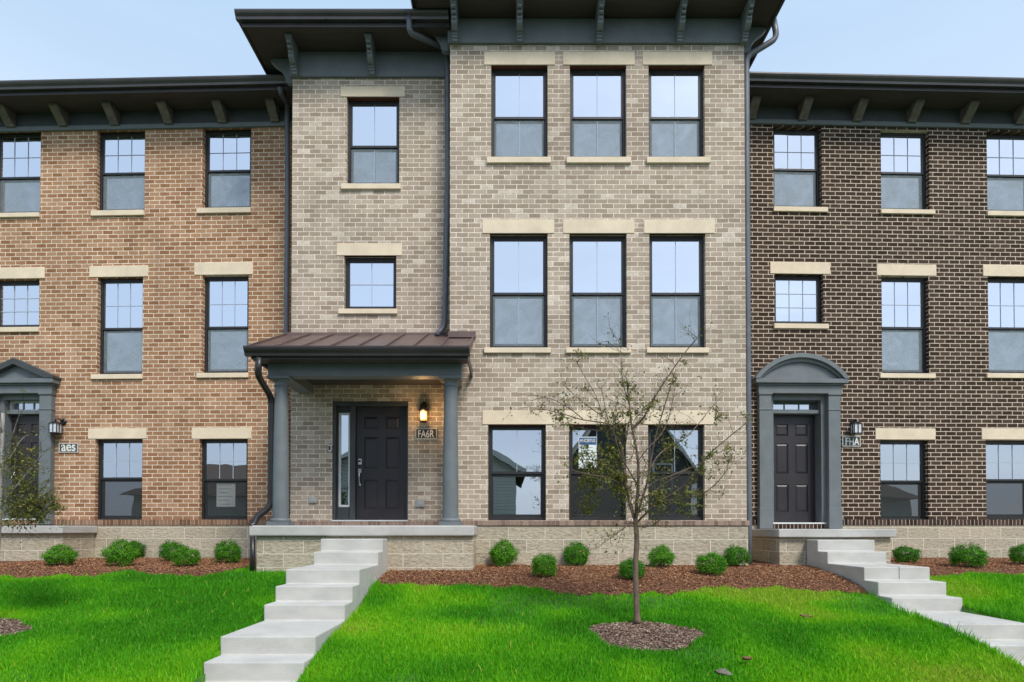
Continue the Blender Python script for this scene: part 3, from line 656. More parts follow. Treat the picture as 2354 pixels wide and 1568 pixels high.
# --- frieze, eaves, brackets of the middle house
def eave(name_u0, name_u1, vwall, ztop, zs, z_mid, over, side_l, side_r, brk):
    fz = MB().box(name_u0, name_u1, vwall-.045, vwall, ztop, z_mid).box(name_u0, name_u1, vwall-.03, vwall, z_mid+.006, zs)
    fz.box(name_u0, name_u1, vwall-.055, vwall, ztop-.012, ztop-.001)
    for u in (name_u0, name_u1):
        s = -1 if u == name_u0 else 1
        if (s < 0 and side_l) or (s > 0 and side_r):
            a, b = sorted((u, u+s*.04)); fz.box(a, b, vwall-.045, 9.5, ztop, z_mid); fz.box(a+.008*(s<0), b-.008*(s>0), vwall-.03, 9.5, z_mid+.006, zs)
    fz.build('frieze', M['slate'], hg, .004)
    a, b = name_u0-side_l, name_u1+side_r
    MB().box(a, b, vwall-over, vwall, zs, zs+.03).box(a, name_u0, vwall, 9.9, zs, zs+.03).box(name_u1, b, vwall, 9.9, zs, zs+.03).build('soffit', M['soffit'], hg)
    f = MB().box(a-.02, b+(.02 if side_r else 0), vwall-over-.02, vwall-over-.001, zs-.02, zs+.17)
    if side_l: f.box(a-.02, a-.001, vwall-over-.001, 9.9, zs-.02, zs+.17)
    if side_r: f.box(b+.001, b+.02, vwall-over-.001, 9.9, zs-.02, zs+.17)
    f.build('fascia', M['bronze'], hg)
    gt = MB(); kgutter(gt, a-.1 if side_l else a, b+(.1 if side_r else -.01), vwall-over-.021, zs+.19)
    for sd, u, s in ((side_l, a, -1), (side_r, b, 1)):
        if sd: gt.prism([(u+s*.021, zs+.06), (u+s*.09, zs+.06), (u+s*.10, zs+.12), (u+s*.12, zs+.15), (u+s*.12, zs+.19), (u+s*.021, zs+.19)], vwall-over-.03, 9.9, 'y')
    gt.build('gutter', M['gutter'], hg)
    for x, y in brk: scroll_bracket(G, hg, G.u(x, y, vwall-.05), vwall-.046, zs-.001)
zs_r, zs_p = 10.0, 10.2
eave(ULFT, UBAY, 0, zr_top, zs_r, G.z(850,130), .59, .62, 0, [(680,150),(857,152)])
eave(UBAY, URGT, PV, zp_top, zs_p, G.z(1375,47,PV), .52, .52, .47, [(1047,75),(1194,75),(1376,75),(1560,75),(1709,76)])
# carved brackets on the side faces
for u, s, v in ((ULFT, -1, .18), (URGT, 1, PV+.2), (UBAY, -1, PV+.16)):
    zz = zs_r if v == .18 else zs_p
    P = [(0,0),(-.4,0),(-.4,-.05),(-.33,-.12),(-.22,-.2),(-.15,-.3),(-.12,-.42),(-.06,-.45),(0,-.45)]
    MB().prism([(u-s*p[0]*1.0+s*.041, zz+p[1]-.001) for p in P], v-.05, v+.05, 'y').build('bracket', M['slate'], hg, .005)
hp = MB()
def hip(u0, u1, v0, v1, z, h):
    c = (v0+v1)/2; k = min((u1-u0), (v1-v0))/2*.9
    hp.add([(u0,v0,z),(u1,v0,z),(u1,v1,z),(u0,v1,z),(u0+k,c,z+h),(u1-k,c,z+h)], [(0,1,5,4),(1,2,5),(2,3,4,5),(3,0,4)])
hip(ULFT-.7, UBAY, -.7, 10, zs_r+.19, 1.1); hip(UBAY-.62, URGT+.57, PV-.63, 10.01, zs_p+.19, 1.3)
hp.build('roof', M['shingle'], hg)

# --- porch
SF = 9.78-11.21                                   # front of the porch slab
sx0, sx1 = G.u(572, 1220, SF), G.u(1090, 1220, SF)
ps = MB().box(sx0, sx1, SF, PV-.032, SLAB-.16, SLAB).box(sx0, UBAY-.002, PV-.031, -.002, SLAB-.16, SLAB)
ps.build('porch_slab', M['slab'], hg, .02, seg=2)
MB().box(sx0+.09, sx1-.02, SF+.075, PV-.034, .5, SLAB-.162).box(sx0+.09, UBAY-.003, PV-.033, -.003, .5, SLAB-.162).build('porch_foundation', M['block'], hg)
MB().box(ULFT+.03, UBAY-.01, -.02, .06, SLAB+.001, SLAB+.083).build('rowlock_course', M['grey_rowlock'], hg, .004)
CV = 9.99-11.21
EV = 9.56-11.21
ez1, ez0 = G.z(850, 798, EV), G.z(850, 824, EV)
rx0, rx1 = G.u(568, 805, EV), G.u(1079, 812, EV)
slope = (G.z(850, 770, 0)-ez1)/(0-EV)
def rz(v): return ez1+slope*(v-EV)
pr = MB(); th = .05
pr.add([(rx0,EV-.03,rz(EV-.03)),(rx1,EV-.03,rz(EV-.03)),(rx1,PV,rz(PV)),(UBAY,PV,rz(PV)),(UBAY,0,rz(0)),(rx0,0,rz(0)),
        (rx0,EV-.03,rz(EV-.03)-th),(rx1,EV-.03,rz(EV-.03)-th),(rx1,PV,rz(PV)-th),(UBAY,PV,rz(PV)-th),(UBAY,0,rz(0)-th),(rx0,0,rz(0)-th)],
       [(0,1,2,3,4,5),(11,10,9,8,7,6),(0,6,7,1),(1,7,8,2),(5,11,6,0)])
proof = pr.build('porch_roof', M['copper_roof'], hg)
sm = MB()
for k in range(9):
    u = rx0+.012+(rx1-rx0-.024)*k/8; ve = 0 if u < UBAY-.02 else PV
    sm.add([(u-.011,EV-.03,rz(EV-.03)+.001),(u+.011,EV-.03,rz(EV-.03)+.001),(u+.011,ve,rz(ve)+.001),(u-.011,ve,rz(ve)+.001),
            (u-.011,EV-.03,rz(EV-.03)+.036),(u+.011,EV-.03,rz(EV-.03)+.036),(u+.011,ve,rz(ve)+.036),(u-.011,ve,rz(ve)+.036)],
           [(4,5,6,7),(0,1,5,4),(1,2,6,5),(3,0,4,7)])
sm.build('standing_seam', M['copper_roof'], proof)
MB().box(rx0+.02, UBAY-.002, -.03, -.001, rz(0)-.03, rz(0)+.035).box(UBAY-.02, rx1+.03, PV-.055, PV-.001, rz(PV)-.0, rz(PV)+.10).build('flashing', M['copper_roof'], proof)
pg = MB(); kgutter(pg, rx0-.01, rx1+.01, EV-.005, ez1-.012, .135, .115); pg.build('gutter', M['bronze'], proof)
# porch fascia, beams, ceiling
bz0, bz1 = G.z(850, 864, CV-.12), ez0-.005
MB().box(rx0+.06, rx1-.02, EV, EV+.03, ez0-.01, ez1-.055).box(rx0+.06, rx0+.085, EV+.03, -.002, ez0-.01, ez1-.055).box(rx1-.045, rx1-.02, EV+.03, PV-.002, ez0-.01, ez1-.055).build('porch_fascia', M['bronze'], hg)
MB().box(rx0+.086, rx1-.046, EV+.031, CV-.125, ez0+.0, ez0+.02).build('porch_soffit', M['soffit'], hg)
cxl, cxr = G.u(646, 1050, CV), G.u(1036, 1050, CV)
bm = MB().box(cxl-.17, cxr+.17, CV-.12, CV+.12, bz0, bz1+.15)
bm.box(cxl-.12, cxl+.12, CV+.121, -.003, bz0+.003, bz1+.14); bm.box(cxr-.0, cxr+.12, CV+.121, PV-.003, bz0+.003, bz1+.14)
bm.build('porch_beam', M['slate'], hg, .004)
MB().box(cxl+.121, UBAY-.002, CV+.122, -.004, bz0+.16, bz0+.19).box(UBAY-.001, cxr-.001, CV+.122, PV-.004, bz0+.16, bz0+.19).build('porch_ceiling', M['soffit'], hg)
for cx in (cxl, cxr):
    h0, h1 = SLAB+.001, bz0-.001; L = h1-h0
    prof = [(.122,.115)]+[(.122-.022*max(0,(t-.25)/.75)**1.3, .115+(L-.115-.155)*t) for t in [i/12 for i in range(13)]]
    prof += [(.098, L-.15), (.112, L-.145), (.112, L-.125), (.10, L-.12), (.10, L-.085), (.115, L-.075), (.135, L-.05)]
    c = MB().lathe(prof, (cx, CV, h0), 36).build('column', M['slate'], hg, smooth=True)
    c.data.set_sharp_from_angle(angle=R(35))
    MB().prism([(cx-.17,CV-.17),(cx+.17,CV-.17),(cx+.17,CV+.17),(cx-.17,CV+.17)], h0+L-.049, h0+L, 'z').build('capital', M['slate'], c, .008)
    b = MB().prism([(cx-.165,CV-.165),(cx+.165,CV-.165),(cx+.165,CV+.165),(cx-.165,CV+.165)], h0, h0+.06, 'z')
    b.lathe([(.155,.061),(.162,.075),(.155,.095),(.135,.114)], (cx, CV, h0), 32); b.build('column_base', M['slate'], c, .004)
# --- front door, sidelight
DV = .11
fr = MB(); fw = .05
um0, um1 = G.u(806, 1060, DV), G.u(818, 1060, DV)
fr.box(du0+.001, du0+fw, .01, DV+.1, dz0, dz1-.001); fr.box(du1-fw*.5, du1-.001, .01, DV+.1, dz0, dz1-.001); fr.box(du0+fw, du1-fw*.5, .01, DV+.1, dz1-.075, dz1-.001)
fr.box(um0, um1, .05, DV+.1, dz0, dz1-.076)
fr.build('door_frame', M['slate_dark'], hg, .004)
six_panel_door(hg, um1+.002, du1-fw*.5-.002, dz0+.02, dz1-.077, DV+.015)
slz0, slz1 = G.z(792, 1166, DV), G.z(792, 949, DV)
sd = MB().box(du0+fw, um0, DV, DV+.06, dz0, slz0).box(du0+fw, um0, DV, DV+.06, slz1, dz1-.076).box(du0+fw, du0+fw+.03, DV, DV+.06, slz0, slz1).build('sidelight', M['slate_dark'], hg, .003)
MB().frame(du0+fw+.031, um0-.002, slz0+.001, slz1-.001, DV-.012, DV+.03, .038).build('sidelight_trim', M['white_trim'], sd, .004)
MB().quad((du0+fw+.05,DV+.012,slz0+.02),(um0-.02,DV+.012,slz0+.02),(um0-.02,DV+.012,slz1-.02),(du0+fw+.05,DV+.012,slz1-.02)).build('pane', M['glass_low'], sd)
MB().box(du0+.001, du1-.001, -.025, DV+.1, dz0-.002, dz0+.018).build('door_sill', M['white_trim'], hg, .004)

# --- downspouts
def pipe(pts, r, mat_, root, n=4, flat=.8):
    out = []                      # round every elbow
    pts = [Vector(p) for p in pts]
    out.append(pts[0])
    for i in range(1, len(pts)-1):
        a, b, c = pts[i-1], pts[i], pts[i+1]; k = min(.11, (a-b).length*.4, (c-b).length*.4)
        p0, p1 = b+(a-b).normalized()*k, b+(c-b).normalized()*k
        for t in (0, .25, .5, .75, 1): out.append(p0*(1-t)**2+b*2*t*(1-t)+p1*t*t)
    out.append(pts[-1])
    m = MB().tube(out, r, 8, flat=flat)
    return m.build('downspout', mat_, root, smooth=True)
def straps(zs, x, y, root, w=.055):
    for z in zs: MB().box(x-w, x+w, y-.045, y+.045, z-.012, z+.012).build('pipe_strap', M['pipe'], root)
ub = G.u(1030, 400, -.06)
def gp(x, y, v): u, z = G.px(x, y, v); return (u, v, z)
d1 = pipe([gp(940, 36, -.66), gp(941, 76, -.66), gp(1028, 112, -.07), gp(1030, 400, -.07), gp(1022, 750, -.10), gp(1003, 770, -.22)], .05, M['pipe'], hg)
d3 = pipe([gp(1778, 42, PV-.02), gp(1786, 88, PV+.0), (URGT+.055, .05+PV, G.z(1725,126,PV)), (URGT+.055, PV+.05, 1.75), (URGT+.055, PV+.04, .95)], .05, M['pipe'], hg)
d2 = pipe([gp(596, 822, EV-.06), gp(592, 862, EV-.05), gp(624, 915, CV-.02), gp(622, 1165, CV-.02), gp(590, 1188, CV-.10), gp(583, 1206, CV-.14), (sx0-.0, SF+.03+.0, SLAB-.0)], .052, M['black_pipe'], hg)
pipe([(sx0+.045, SF+.03, SLAB-.165), (sx0+.045, SF+.04, .80)], .04, M['black_pipe'], hg)

# ---------------------------------------------------------------- neighbours in the row
hl = empty('brick_house', HL.o, HL.a)
tag(hl, 'tan-orange brick house on the left, with a triangular pediment over its door', 'house', 'brick row houses')
IL = side_house(HL, hl, True)
hr = empty('brick_house', HR.o, HR.a)
tag(hr, 'dark brown brick house on the right, with an arched pediment over its door', 'house', 'brick row houses')
IR = side_house(HR, hr, False)
def lp(x, y, v): u, z = HL.px(x, y, v); return (u, v, z)
pipe([lp(644, 200, -.60), lp(646, 214, -.56), lp(660, 240, -.08), lp(661, 400, -.08), lp(658, 800, -.08), lp(655, 1180, -.08)], .05, M['pipe'], hl)

# ---------------------------------------------------------------- writing
def text_mesh(body, size, width, height):
    cu = bpy.data.curves.new('t', 'FONT'); cu.body = body; cu.size = size; cu.extrude = .002; cu.align_x = 'CENTER'; cu.align_y = 'CENTER'; cu.offset = .0016*size/.1
    o = bpy.data.objects.new('t', cu); COL.objects.link(o)
    dg = bpy.context.evaluated_depsgraph_get(); dg.update(); me = bpy.data.meshes.new_from_object(o.evaluated_get(dg))
    bpy.data.objects.remove(o)
    vs = np.array([v.co[:] for v in me.vertices]); lo, hi = vs.min(0), vs.max(0)
    sx, sy = width/(hi[0]-lo[0]), height/(hi[1]-lo[1]); c = (lo+hi)/2
    for v in me.vertices: v.co = ((v.co.x-c[0])*sx, -v.co.z, (v.co.y-c[1])*sy)
    return me
def plaque(H, x0, x1, y0, y1, body, face, label, v=0, tw=.74, th=.70, bar=False):
    u0, u1 = H.u(x0, y0, v), H.u(x1, y0, v); z1, z0 = H.z(x0, y0, v), H.z(x0, y1, v); w, h = u1-u0, z1-z0
    root = empty('house_number_sign', H.world((u0+u1)/2, v-.002, (z0+z1)/2), H.a)
    tag(root, label, 'house number sign', 'house number plaques')
    MB().box(-w/2+.012, w/2-.012, -.014, -.001, -h/2+.012, h/2-.012).build('plate', face, root)
    MB().frame(-w/2, w/2, -h/2, h/2, -.022, -.001, .016).build('rim', M['plaque_rim'], root, .003)
    me = text_mesh(body, .1, w*tw, h*th); me.materials.clear(); me.materials.append(M['letter'])
    o = bpy.data.objects.new('lettering', me); COL.objects.link(o); o.parent = root; o.location = (w*.06 if bar else 0, -.017, 0)
    if bar: MB().box(-w*.33, -w*.30, -.02, -.014, -h*.4, h*.4).build('lettering_bar', M['letter'], root)
    return root
plaque(HG, 955, 1005, 985, 1010, 'FA6R', M['plaque_brown'], 'charcoal plaque with FA6R in light letters below the lit porch lamp')
plaque(HL, 137, 181, 1019, 1041, 'aes', M['plaque'], 'slate blue plaque with rounded white letters aes on tan brick')
plaque(HR, 1935, 1977, 1003, 1027, 'FHA', M['plaque'], 'slate plaque with thin white strokes FHA on dark brick beside a pilaster', bar=True)

# ---------------------------------------------------------------- lanterns
def lantern(H, x, y, z_h, label, lit=False, v=0, square=True):
    u, z = H.px(x, y, v)
    root = empty('wall_lantern', H.world(u, v, z), H.a); tag(root, label, 'wall lamp', 'wall lanterns by the front doors')
    if lit:
        bp_ = MB().prism([(-.055,-.0),(.055,-.0),(.055,.17),(.03,.22),(-.03,.22),(-.055,.17)], -.03, -.002, 'y'); bp_.build('back_plate', M['black_metal'], root, .01)
        MB().lathe([(.075,.04),(.074,.065),(.055,.13),(.034,.175),(.012,.19)], (0,-.09,0), 20).tube([(0,-.03,.15),(0,-.09,.16)], .02, 8).build('hood', M['black_metal'], root, smooth=True)
        MB().lathe([(.056,-.125),(.062,-.08),(.062,.038)], (0,-.09,0), 16).build('lamp_glass', M['glow'], root, smooth=True)
        cg = MB().lathe([(.05,-.155),(.064,-.145),(.064,-.126)], (0,-.09,0), 16)
        for k in range(4):
            a = math.pi/4+k*math.pi/2; cg.tube([(.068*math.cos(a),-.09+.068*math.sin(a),-.14),(.068*math.cos(a),-.09+.068*math.sin(a),.05)], .005, 6)
        cg.build('cage', M['black_metal'], root)
        li = bpy.data.lights.new('porch_bulb', 'POINT'); li.energy = 3; li.color = (1,.62,.28); li.shadow_soft_size = .05
        lo = bpy.data.objects.new('porch_bulb', li); COL.objects.link(lo); lo.parent = root; lo.location = (0,-.20,-.03)
    else:
        MB().lathe([(.06,0),(.06,.02),(.045,.035)], (0,0,0), 18).build('back_plate', M['black_metal'], root)
        bpo = root.children[0]; bpo.rotation_euler = (R(90),0,0); bpo.location = (.05 if H is HL else 0,-.002,.085)
        ox = .05 if H is HL else 0
        MB().tube([(ox,-.03,.085),(ox*.6,-.09,.125),(-.01,-.13,.12),(-.015,-.13,.07)], .014, 8).build('arm', M['black_metal'], root, smooth=True)
        c = (-.015,-.13); s = .072
        MB().add([(c[0]-s*1.15,c[1]-s*1.15,.03),(c[0]+s*1.15,c[1]-s*1.15,.03),(c[0]+s*1.15,c[1]+s*1.15,.03),(c[0]-s*1.15,c[1]+s*1.15,.03),(c[0]-.02,c[1]-.02,.075),(c[0]+.02,c[1]-.02,.075),(c[0]+.02,c[1]+.02,.075),(c[0]-.02,c[1]+.02,.075)],
                 [(3,2,1,0),(4,5,6,7),(0,1,5,4),(1,2,6,5),(2,3,7,6),(3,0,4,7)]).build('hood', M['black_metal'], root)
        MB().box(c[0]-s*.9,c[0]+s*.9,c[1]-s*.9,c[1]+s*.9,-.14,.028).build('lamp_glass', M['frosted'], root)
        cg = MB().box(c[0]-s,c[0]+s,c[1]-s,c[1]+s,-.158,-.141)
        for a, b in ((-1,-1),(1,-1),(1,1),(-1,1),(0,-1),(1,0),(-1,0)): cg.box(c[0]+a*s-.006,c[0]+a*s+.006,c[1]+b*s-.006,c[1]+b*s+.006,-.14,.029)
        cg.build('cage', M['black_metal'], root)
    return root
lantern(HG, 975, 953, 0, 'black wall lantern glowing warm above the charcoal number plaque', True)
lantern(HL, 141, 980, 0, 'unlit black lantern with white panes on a curved arm, on tan brick')
lantern(HR, 1961, 981, 0, 'unlit black lantern with pale blue panes on dark brick')
def small(name, H, x, y, w, h, v, mat_, label, cat, group=None, part=None):
    u, z = H.px(x, y, v); root = empty(name, H.world(u, v-.002, z), H.a); tag(root, label, cat, group)
    MB().box(-w/2, w/2, -.045, -.001, -h/2, h/2).build('cover', mat_, root, .014, seg=3)
    MB().box(-w*.32, w*.32, -.052, -.0455, -h*.22, h*.25).build('lid', part or mat_, root, .004)
    return root
small('outlet_cover', HG, 720, 1150, .14, .10, -.0, M['plastic'], 'grey weatherproof outlet cover on the porch wall left of the door', 'outlet', 'outlet covers on the porch wall')
small('outlet_cover', HG, 966, 1157, .16, .13, -.0, M['plastic'], 'rounded grey outlet cover low on the wall right of the door', 'outlet', 'outlet covers on the porch wall')
db = small('doorbell', HG, 760, 1031, .05, .14, -.0, M['chrome'], 'slim silver video doorbell on the left edge of the porch door frame', 'doorbell', part=M['black_metal'])

# ---------------------------------------------------------------- notices inside the windows
def notice(H, x0, x1, y0, y1, v, label, header=None, lines=6):
    u0, u1 = H.u(x0, y0, v), H.u(x1, y0, v); z1, z0 = H.z(x0, y0, v), H.z(x0, y1, v); w, h = u1-u0, z1-z0
    root = empty('paper_notice', H.world((u0+u1)/2, v, (z0+z1)/2), H.a); tag(root, label, 'notice', 'papers taped to the windows')
    MB().box(-w/2, w/2, 0, .002, -h/2, h/2).build('sheet', M['paper'], root)
    zt = h/2
    if header:
        hh = h*.25
        MB().box(-w/2+.012, w/2-.012, -.003, -.0005, zt-hh, zt-.015).build('header', M['paper_blue'], root)
        me = text_mesh(header, .08, w*.86, hh*.5); me.materials.clear(); me.materials.append(M['letter'])
        o = bpy.data.objects.new('lettering', me); COL.objects.link(o); o.parent = root; o.location = (0, -.006, zt-hh*.52); zt -= hh
    ln = MB(); rr = random.Random(3)
    for k in range(lines):
        z = zt-.05-(zt+h/2-.1)*k/max(1, lines-1); a = -w*.42+rr.random()*w*.1; b = w*(.1+.32*rr.random()); ln.box(a, b, -.0012, -.0004, z-.004, z+.003)
    ln.build('print', M['ink'], root)
    return root
notice(HG, 1330, 1372, 1004, 1077, PV+.1205, 'white paper notice with a blue header taped to the middle ground-floor window', 'AMICERYUS,', 7)
notice(HL, 498, 541, 1109, 1165, .150, 'pale printed sheet taped inside the lower sash of the tan house window', None, 6)

# ---------------------------------------------------------------- concrete steps
def steps(x0, x1, front, tops, back, zback, name_label, gapjoint=None):
    m = MB(); prof = []
    d = list(front); n = len(d)
    poly = [(back, .0), (back, tops[0])]
    for i in range(n):
        poly.append((d[i], tops[i])); poly.append((d[i], tops[i+1] if i+1 < n else .0))
    # one solid flight, side profile extruded across
    m.prism(poly, x0, x1)
    o = m.build('concrete_steps', M['concrete'], None, .012, seg=2)
    return tag(o, name_label, 'steps', 'concrete flights up to the doors')
SL_F = [9.48, 9.15, 8.03, 7.68, 7.33, 6.24, 5.90, 5.56, 5.0]
SL_T = [EYE-(.135+.179*k) for k in range(8)]+[.055]
steps(*SLX, SL_F, SL_T, 9.86, 0, 'pale concrete steps with landings up to the columned porch of the middle house')
SR_F = [10.35, 10.03, 8.99, 8.65, 8.34, 7.25, 6.92, 6.58, 6.0]
SR_T = [EYE-(.163+.179*k) for k in range(8)]+[.055]
rst = steps(*SRX, SR_F, SR_T, 10.74, 0, 'pale concrete steps running down to the right from the dark brick house')

MB().box(5.395, 5.403, SR_F[2]-.0015, SR_F[2]+.3, SR_T[3]+.002, SR_T[2]+.0015).build('control_joint', M['asphalt'], rst)
# ---------------------------------------------------------------- planting beds
def edge_from(px):
    P = [on_ground(x, y, .02) for x, y in px]; return np.array([p.x for p in P]), np.array([p.y for p in P])
E1 = edge_from([(-60,1323),(0,1323.6),(79,1328),(141,1322),(220,1327),(267,1317),(299,1314),(346,1320),(409,1325),(472,1323),(519,1315),(560,1307),(583,1301)])
E2 = edge_from([(857,1336),(880,1345),(960,1345),(1060,1345),(1130,1347),(1200,1350),(1260,1355),(1300,1361),(1335,1367),(1390,1367),(1440,1361),(1500,1363),(1540,1368),(1580,1354),(1640,1349),(1700,1350),(1800,1351),(1900,1359),(1982,1363)])
E3 = edge_from([(2139,1327),(2180,1322),(2230,1319),(2300,1321),(2360,1322),(2480,1322)])
def bed_edge(x):
    """near edge of the mulch at x, or 99 where there is none"""
    x = np.asarray(x, float); e = np.full(x.shape, 99.0)
    m = (x <= -3.95); e[m] = np.interp(x[m], *E1)
    m = (x >= -1.90) & (x <= 4.91); e[m] = np.interp(x[m], *E2)
    m = (x >= 5.83); e[m] = np.interp(x[m], *E3)
    return e+.05*np.sin(x*7.3)*(e < 50)+.03*np.sin(x*17.1+1)*(e < 50)
def bed(x0, x1, back, edge):
    m = MB(); xs = np.arange(x0, x1+1e-6, .06); K = 26
    for x in xs:
        d0 = float(bed_edge(np.array([x]))[0])
        for k in range(K+1):
            t = k/K; d = d0+(back-d0)*t; lump = .03*min(1, t*8)
            m.v.append((float(x), d, float(ground_z(x, d))+.006+lump))
    for i in range(len(xs)-1):
        for k in range(K): a = i*(K+1)+k; m.f.append((a, a+K+1, a+K+2, a+1))
    return m
b = bed(-10.5, -3.95, 12.24, E1); mb1 = b
o = b.build('mulch_bed', M['mulch'], None, smooth=True); tag(o, 'red-brown mulch bed along the tan brick house', 'mulch bed', kind='structure')
o = bed(-1.90, 4.91, 10.78, E2).build('mulch_bed', M['mulch'], None, smooth=True); tag(o, 'red-brown mulch bed under the projecting bay of the middle house', 'mulch bed', kind='structure')
o = bed(5.83, 12, 12.3, E3).build('mulch_bed', M['mulch'], None, smooth=True); tag(o, 'mulch bed along the dark brick house, right of the steps', 'mulch bed', kind='structure')
o = MB().quad((3.9,10.7,1.02),(4.5,10.7,1.02),(4.5,12.2,1.06),(3.9,12.2,1.06)).build('mulch_bed', M['mulch'], None); tag(o, 'narrow strip of mulch between the bay and the right stoop', 'mulch bed', kind='structure')
# rings of weathered mulch round the young trees
RC = [(at(1485,1450,6.86).x, 6.88, .575, .49), (-5.95, 7.05, .62, .42)]
def ring_r(i, a): return 1+.07*np.sin(a*3+i*2+.6)+.05*np.sin(a*5+1)
for i, (cx, cy, rx, ry) in enumerate(RC):
    m = MB(); N, K = 72, 12
    for k in range(K+1):
        for j in range(N):
            a = 2*math.pi*j/N; r = k/K*float(ring_r(i, a)); x, y = cx+rx*r*math.cos(a), cy+ry*r*math.sin(a)
            m.v.append((x, y, float(ground_z(x, y))+.008+.03*(1-k/K)))
    for k in range(K):
        for j in range(N): m.f.append((k*N+j, k*N+(j+1)%N, (k+1)*N+(j+1)%N, (k+1)*N+j))
    o = m.build('mulch_ring', M['mulch_grey'], None, smooth=True)
    tag(o, ('ring of grey-brown mulch round the bare young tree', 'ring of grey-brown mulch at the left edge of the lawn')[i], 'mulch ring', kind='structure')
def in_ring(x, y, grow=0.0):
    hit = np.zeros(x.shape, bool)
    for i, (cx, cy, rx, ry) in enumerate(RC):
        a = np.arctan2((y-cy)/ry, (x-cx)/rx); r = np.hypot((x-cx)/rx, (y-cy)/ry); hit |= r < ring_r(i, a)+grow
    return hit
def noise2(x, y, s, seed=0):
    """cheap smooth value noise"""
    r = np.random.default_rng(seed); T = r.random((64, 64)); X, Y = x*s+100, y*s+100
    xi, yi = np.floor(X).astype(int), np.floor(Y).astype(int); fx, fy = X-xi, Y-yi; fx = fx*fx*(3-2*fx); fy = fy*fy*(3-2*fy)
    g = lambda a, b: T[a % 64, b % 64]
    return (g(xi,yi)*(1-fx)+g(xi+1,yi)*fx)*(1-fy)+(g(xi,yi+1)*(1-fx)+g(xi+1,yi+1)*fx)*fy
def mesh_from_np(name, V, loops, starts, totals, mat_, tone_face=None, smooth=False):
    me = bpy.data.meshes.new(name); me.vertices.add(len(V)); me.vertices.foreach_set('co', V.astype(np.float32).ravel())
    me.loops.add(len(loops)); me.loops.foreach_set('vertex_index', loops.astype(np.int32))
    me.polygons.add(len(starts)); me.polygons.foreach_set('loop_start', starts.astype(np.int32)); 
    me.update(calc_edges=True); me.validate()
    if tone_face is not None:
        a = me.attributes.new('tone', 'FLOAT', 'FACE'); a.data.foreach_set('value', tone_face.astype(np.float32))
    me.materials.append(mat_); return me
def quads_mesh(name, P, mat_, tone):
    """P: (n,4,3) quads"""
    n = len(P); V = P.reshape(-1, 3); loops = np.arange(4*n); st = np.arange(n)*4
    return mesh_from_np(name, V, loops, st, np.full(n, 4), mat_, tone)
def link(me, name, parent=None):
    o = bpy.data.objects.new(name, me); COL.objects.link(o)
    if parent is not None: o.parent = parent
    return o

# ---------------------------------------------------------------- grass: every blade a bent strip
def lawn_ok(x, y):
    ok = (bed_edge(x)-.02 > y) | (bed_edge(x) > 50)
    ok &= ~in_ring(x, y, .02)
    for (a, b), f, bk in ((SLX, SL_F, 9.9), (SRX, SR_F, 10.75)):
        ok &= ~((x > a-.01) & (x < b+.01) & (y > f[-1]-.3) & (y < bk))
    ok &= ~((x > -4.0) & (x < -.5) & (y > 9.83))            # porch
    ok &= ~((x >= -1.9) & (x < 3.95) & (y > 10.6)); ok &= ~((x > 4.3) & (x < 6.4) & (y > 10.72))
    ok &= (y < 12.0) & (y > 4.85)
    return ok
def make_grass():
    out = []
    n = 1300000
    y = 4.9+(11.0-4.9)*rng.random(n)**1.15; half = .84*y+2.0; x = (rng.random(n)*2-1)*half
    keep = rng.random(n) < np.clip(half/8.0, .2, 1)*(.95-.45*(y-5)/6)
    x, y = x[keep], y[keep]; k = lawn_ok(x, y); x, y = x[k], y[k]
    lush = noise2(x, y, .55, 1)*.6+noise2(x, y, 1.5, 2)*.4
    # thin spots
    th = noise2(x, y, 1.1, 5); k = rng.random(len(x)) < np.clip(1.4-1.2*np.maximum(0, th-.62)*4, .25, 1); x, y, lush = x[k], y[k], lush[k]
    n = len(x); z = ground_z(x, y)
    h = (.024+.040*rng.random(n))*(.65+.8*lush)*np.where(rng.random(n) < .03, 1.7, 1)*np.where(np.minimum(np.minimum(abs(x-SLX[0]), abs(x-SLX[1])), np.minimum(abs(x-SRX[0]), abs(x-SRX[1]))) < .09, 1.5, 1); w = .0032+.0035*rng.random(n)
    az = rng.random(n)*2*np.pi; lean = (.15+.75*rng.random(n)); la = rng.random(n)*2*np.pi
    dx, dy = np.cos(az)*w, np.sin(az)*w; lx, ly = np.cos(la)*lean*h*.6, np.sin(la)*lean*h*.6
    base = np.stack([x, y, z-.005], 1); V = np.empty((n, 5, 3))
    o = np.zeros(n)
    V[:,0] = base+np.stack([-dx,-dy,o],1); V[:,1] = base+np.stack([dx,dy,o],1)
    mid = base+np.stack([lx*.4, ly*.4, h*.6],1); V[:,2] = mid+np.stack([dx*.75,dy*.75,o],1); V[:,3] = mid-np.stack([dx*.75,dy*.75,o],1)
    V[:,4] = base+np.stack([lx, ly, h],1)
    i = np.arange(n)*5
    loops = np.stack([i,i+1,i+2,i+3, i+3,i+2,i+4],1).ravel(); st = np.stack([np.arange(n)*7, np.arange(n)*7+4],1).ravel()
    yel = noise2(x, y, .55, 9)*.6+noise2(x, y, 1.7, 11)*.4
    tone = np.clip(.25+.70*np.clip((yel-.28)/.42, 0, 1)+.36*(rng.random(n)-.5)-.14*np.clip((lush-.55)*3, 0, 1), 0, .95); tone[rng.random(n) < .012] = 1
    me = mesh_from_np('grass', V.reshape(-1,3), loops, st, None, M['grass'], np.repeat(tone, 2))
    o = link(me, 'grass'); tag(o, 'bright green grass blades covering the sloping lawn', 'grass', kind='stuff'); print('blades', n)
make_grass()

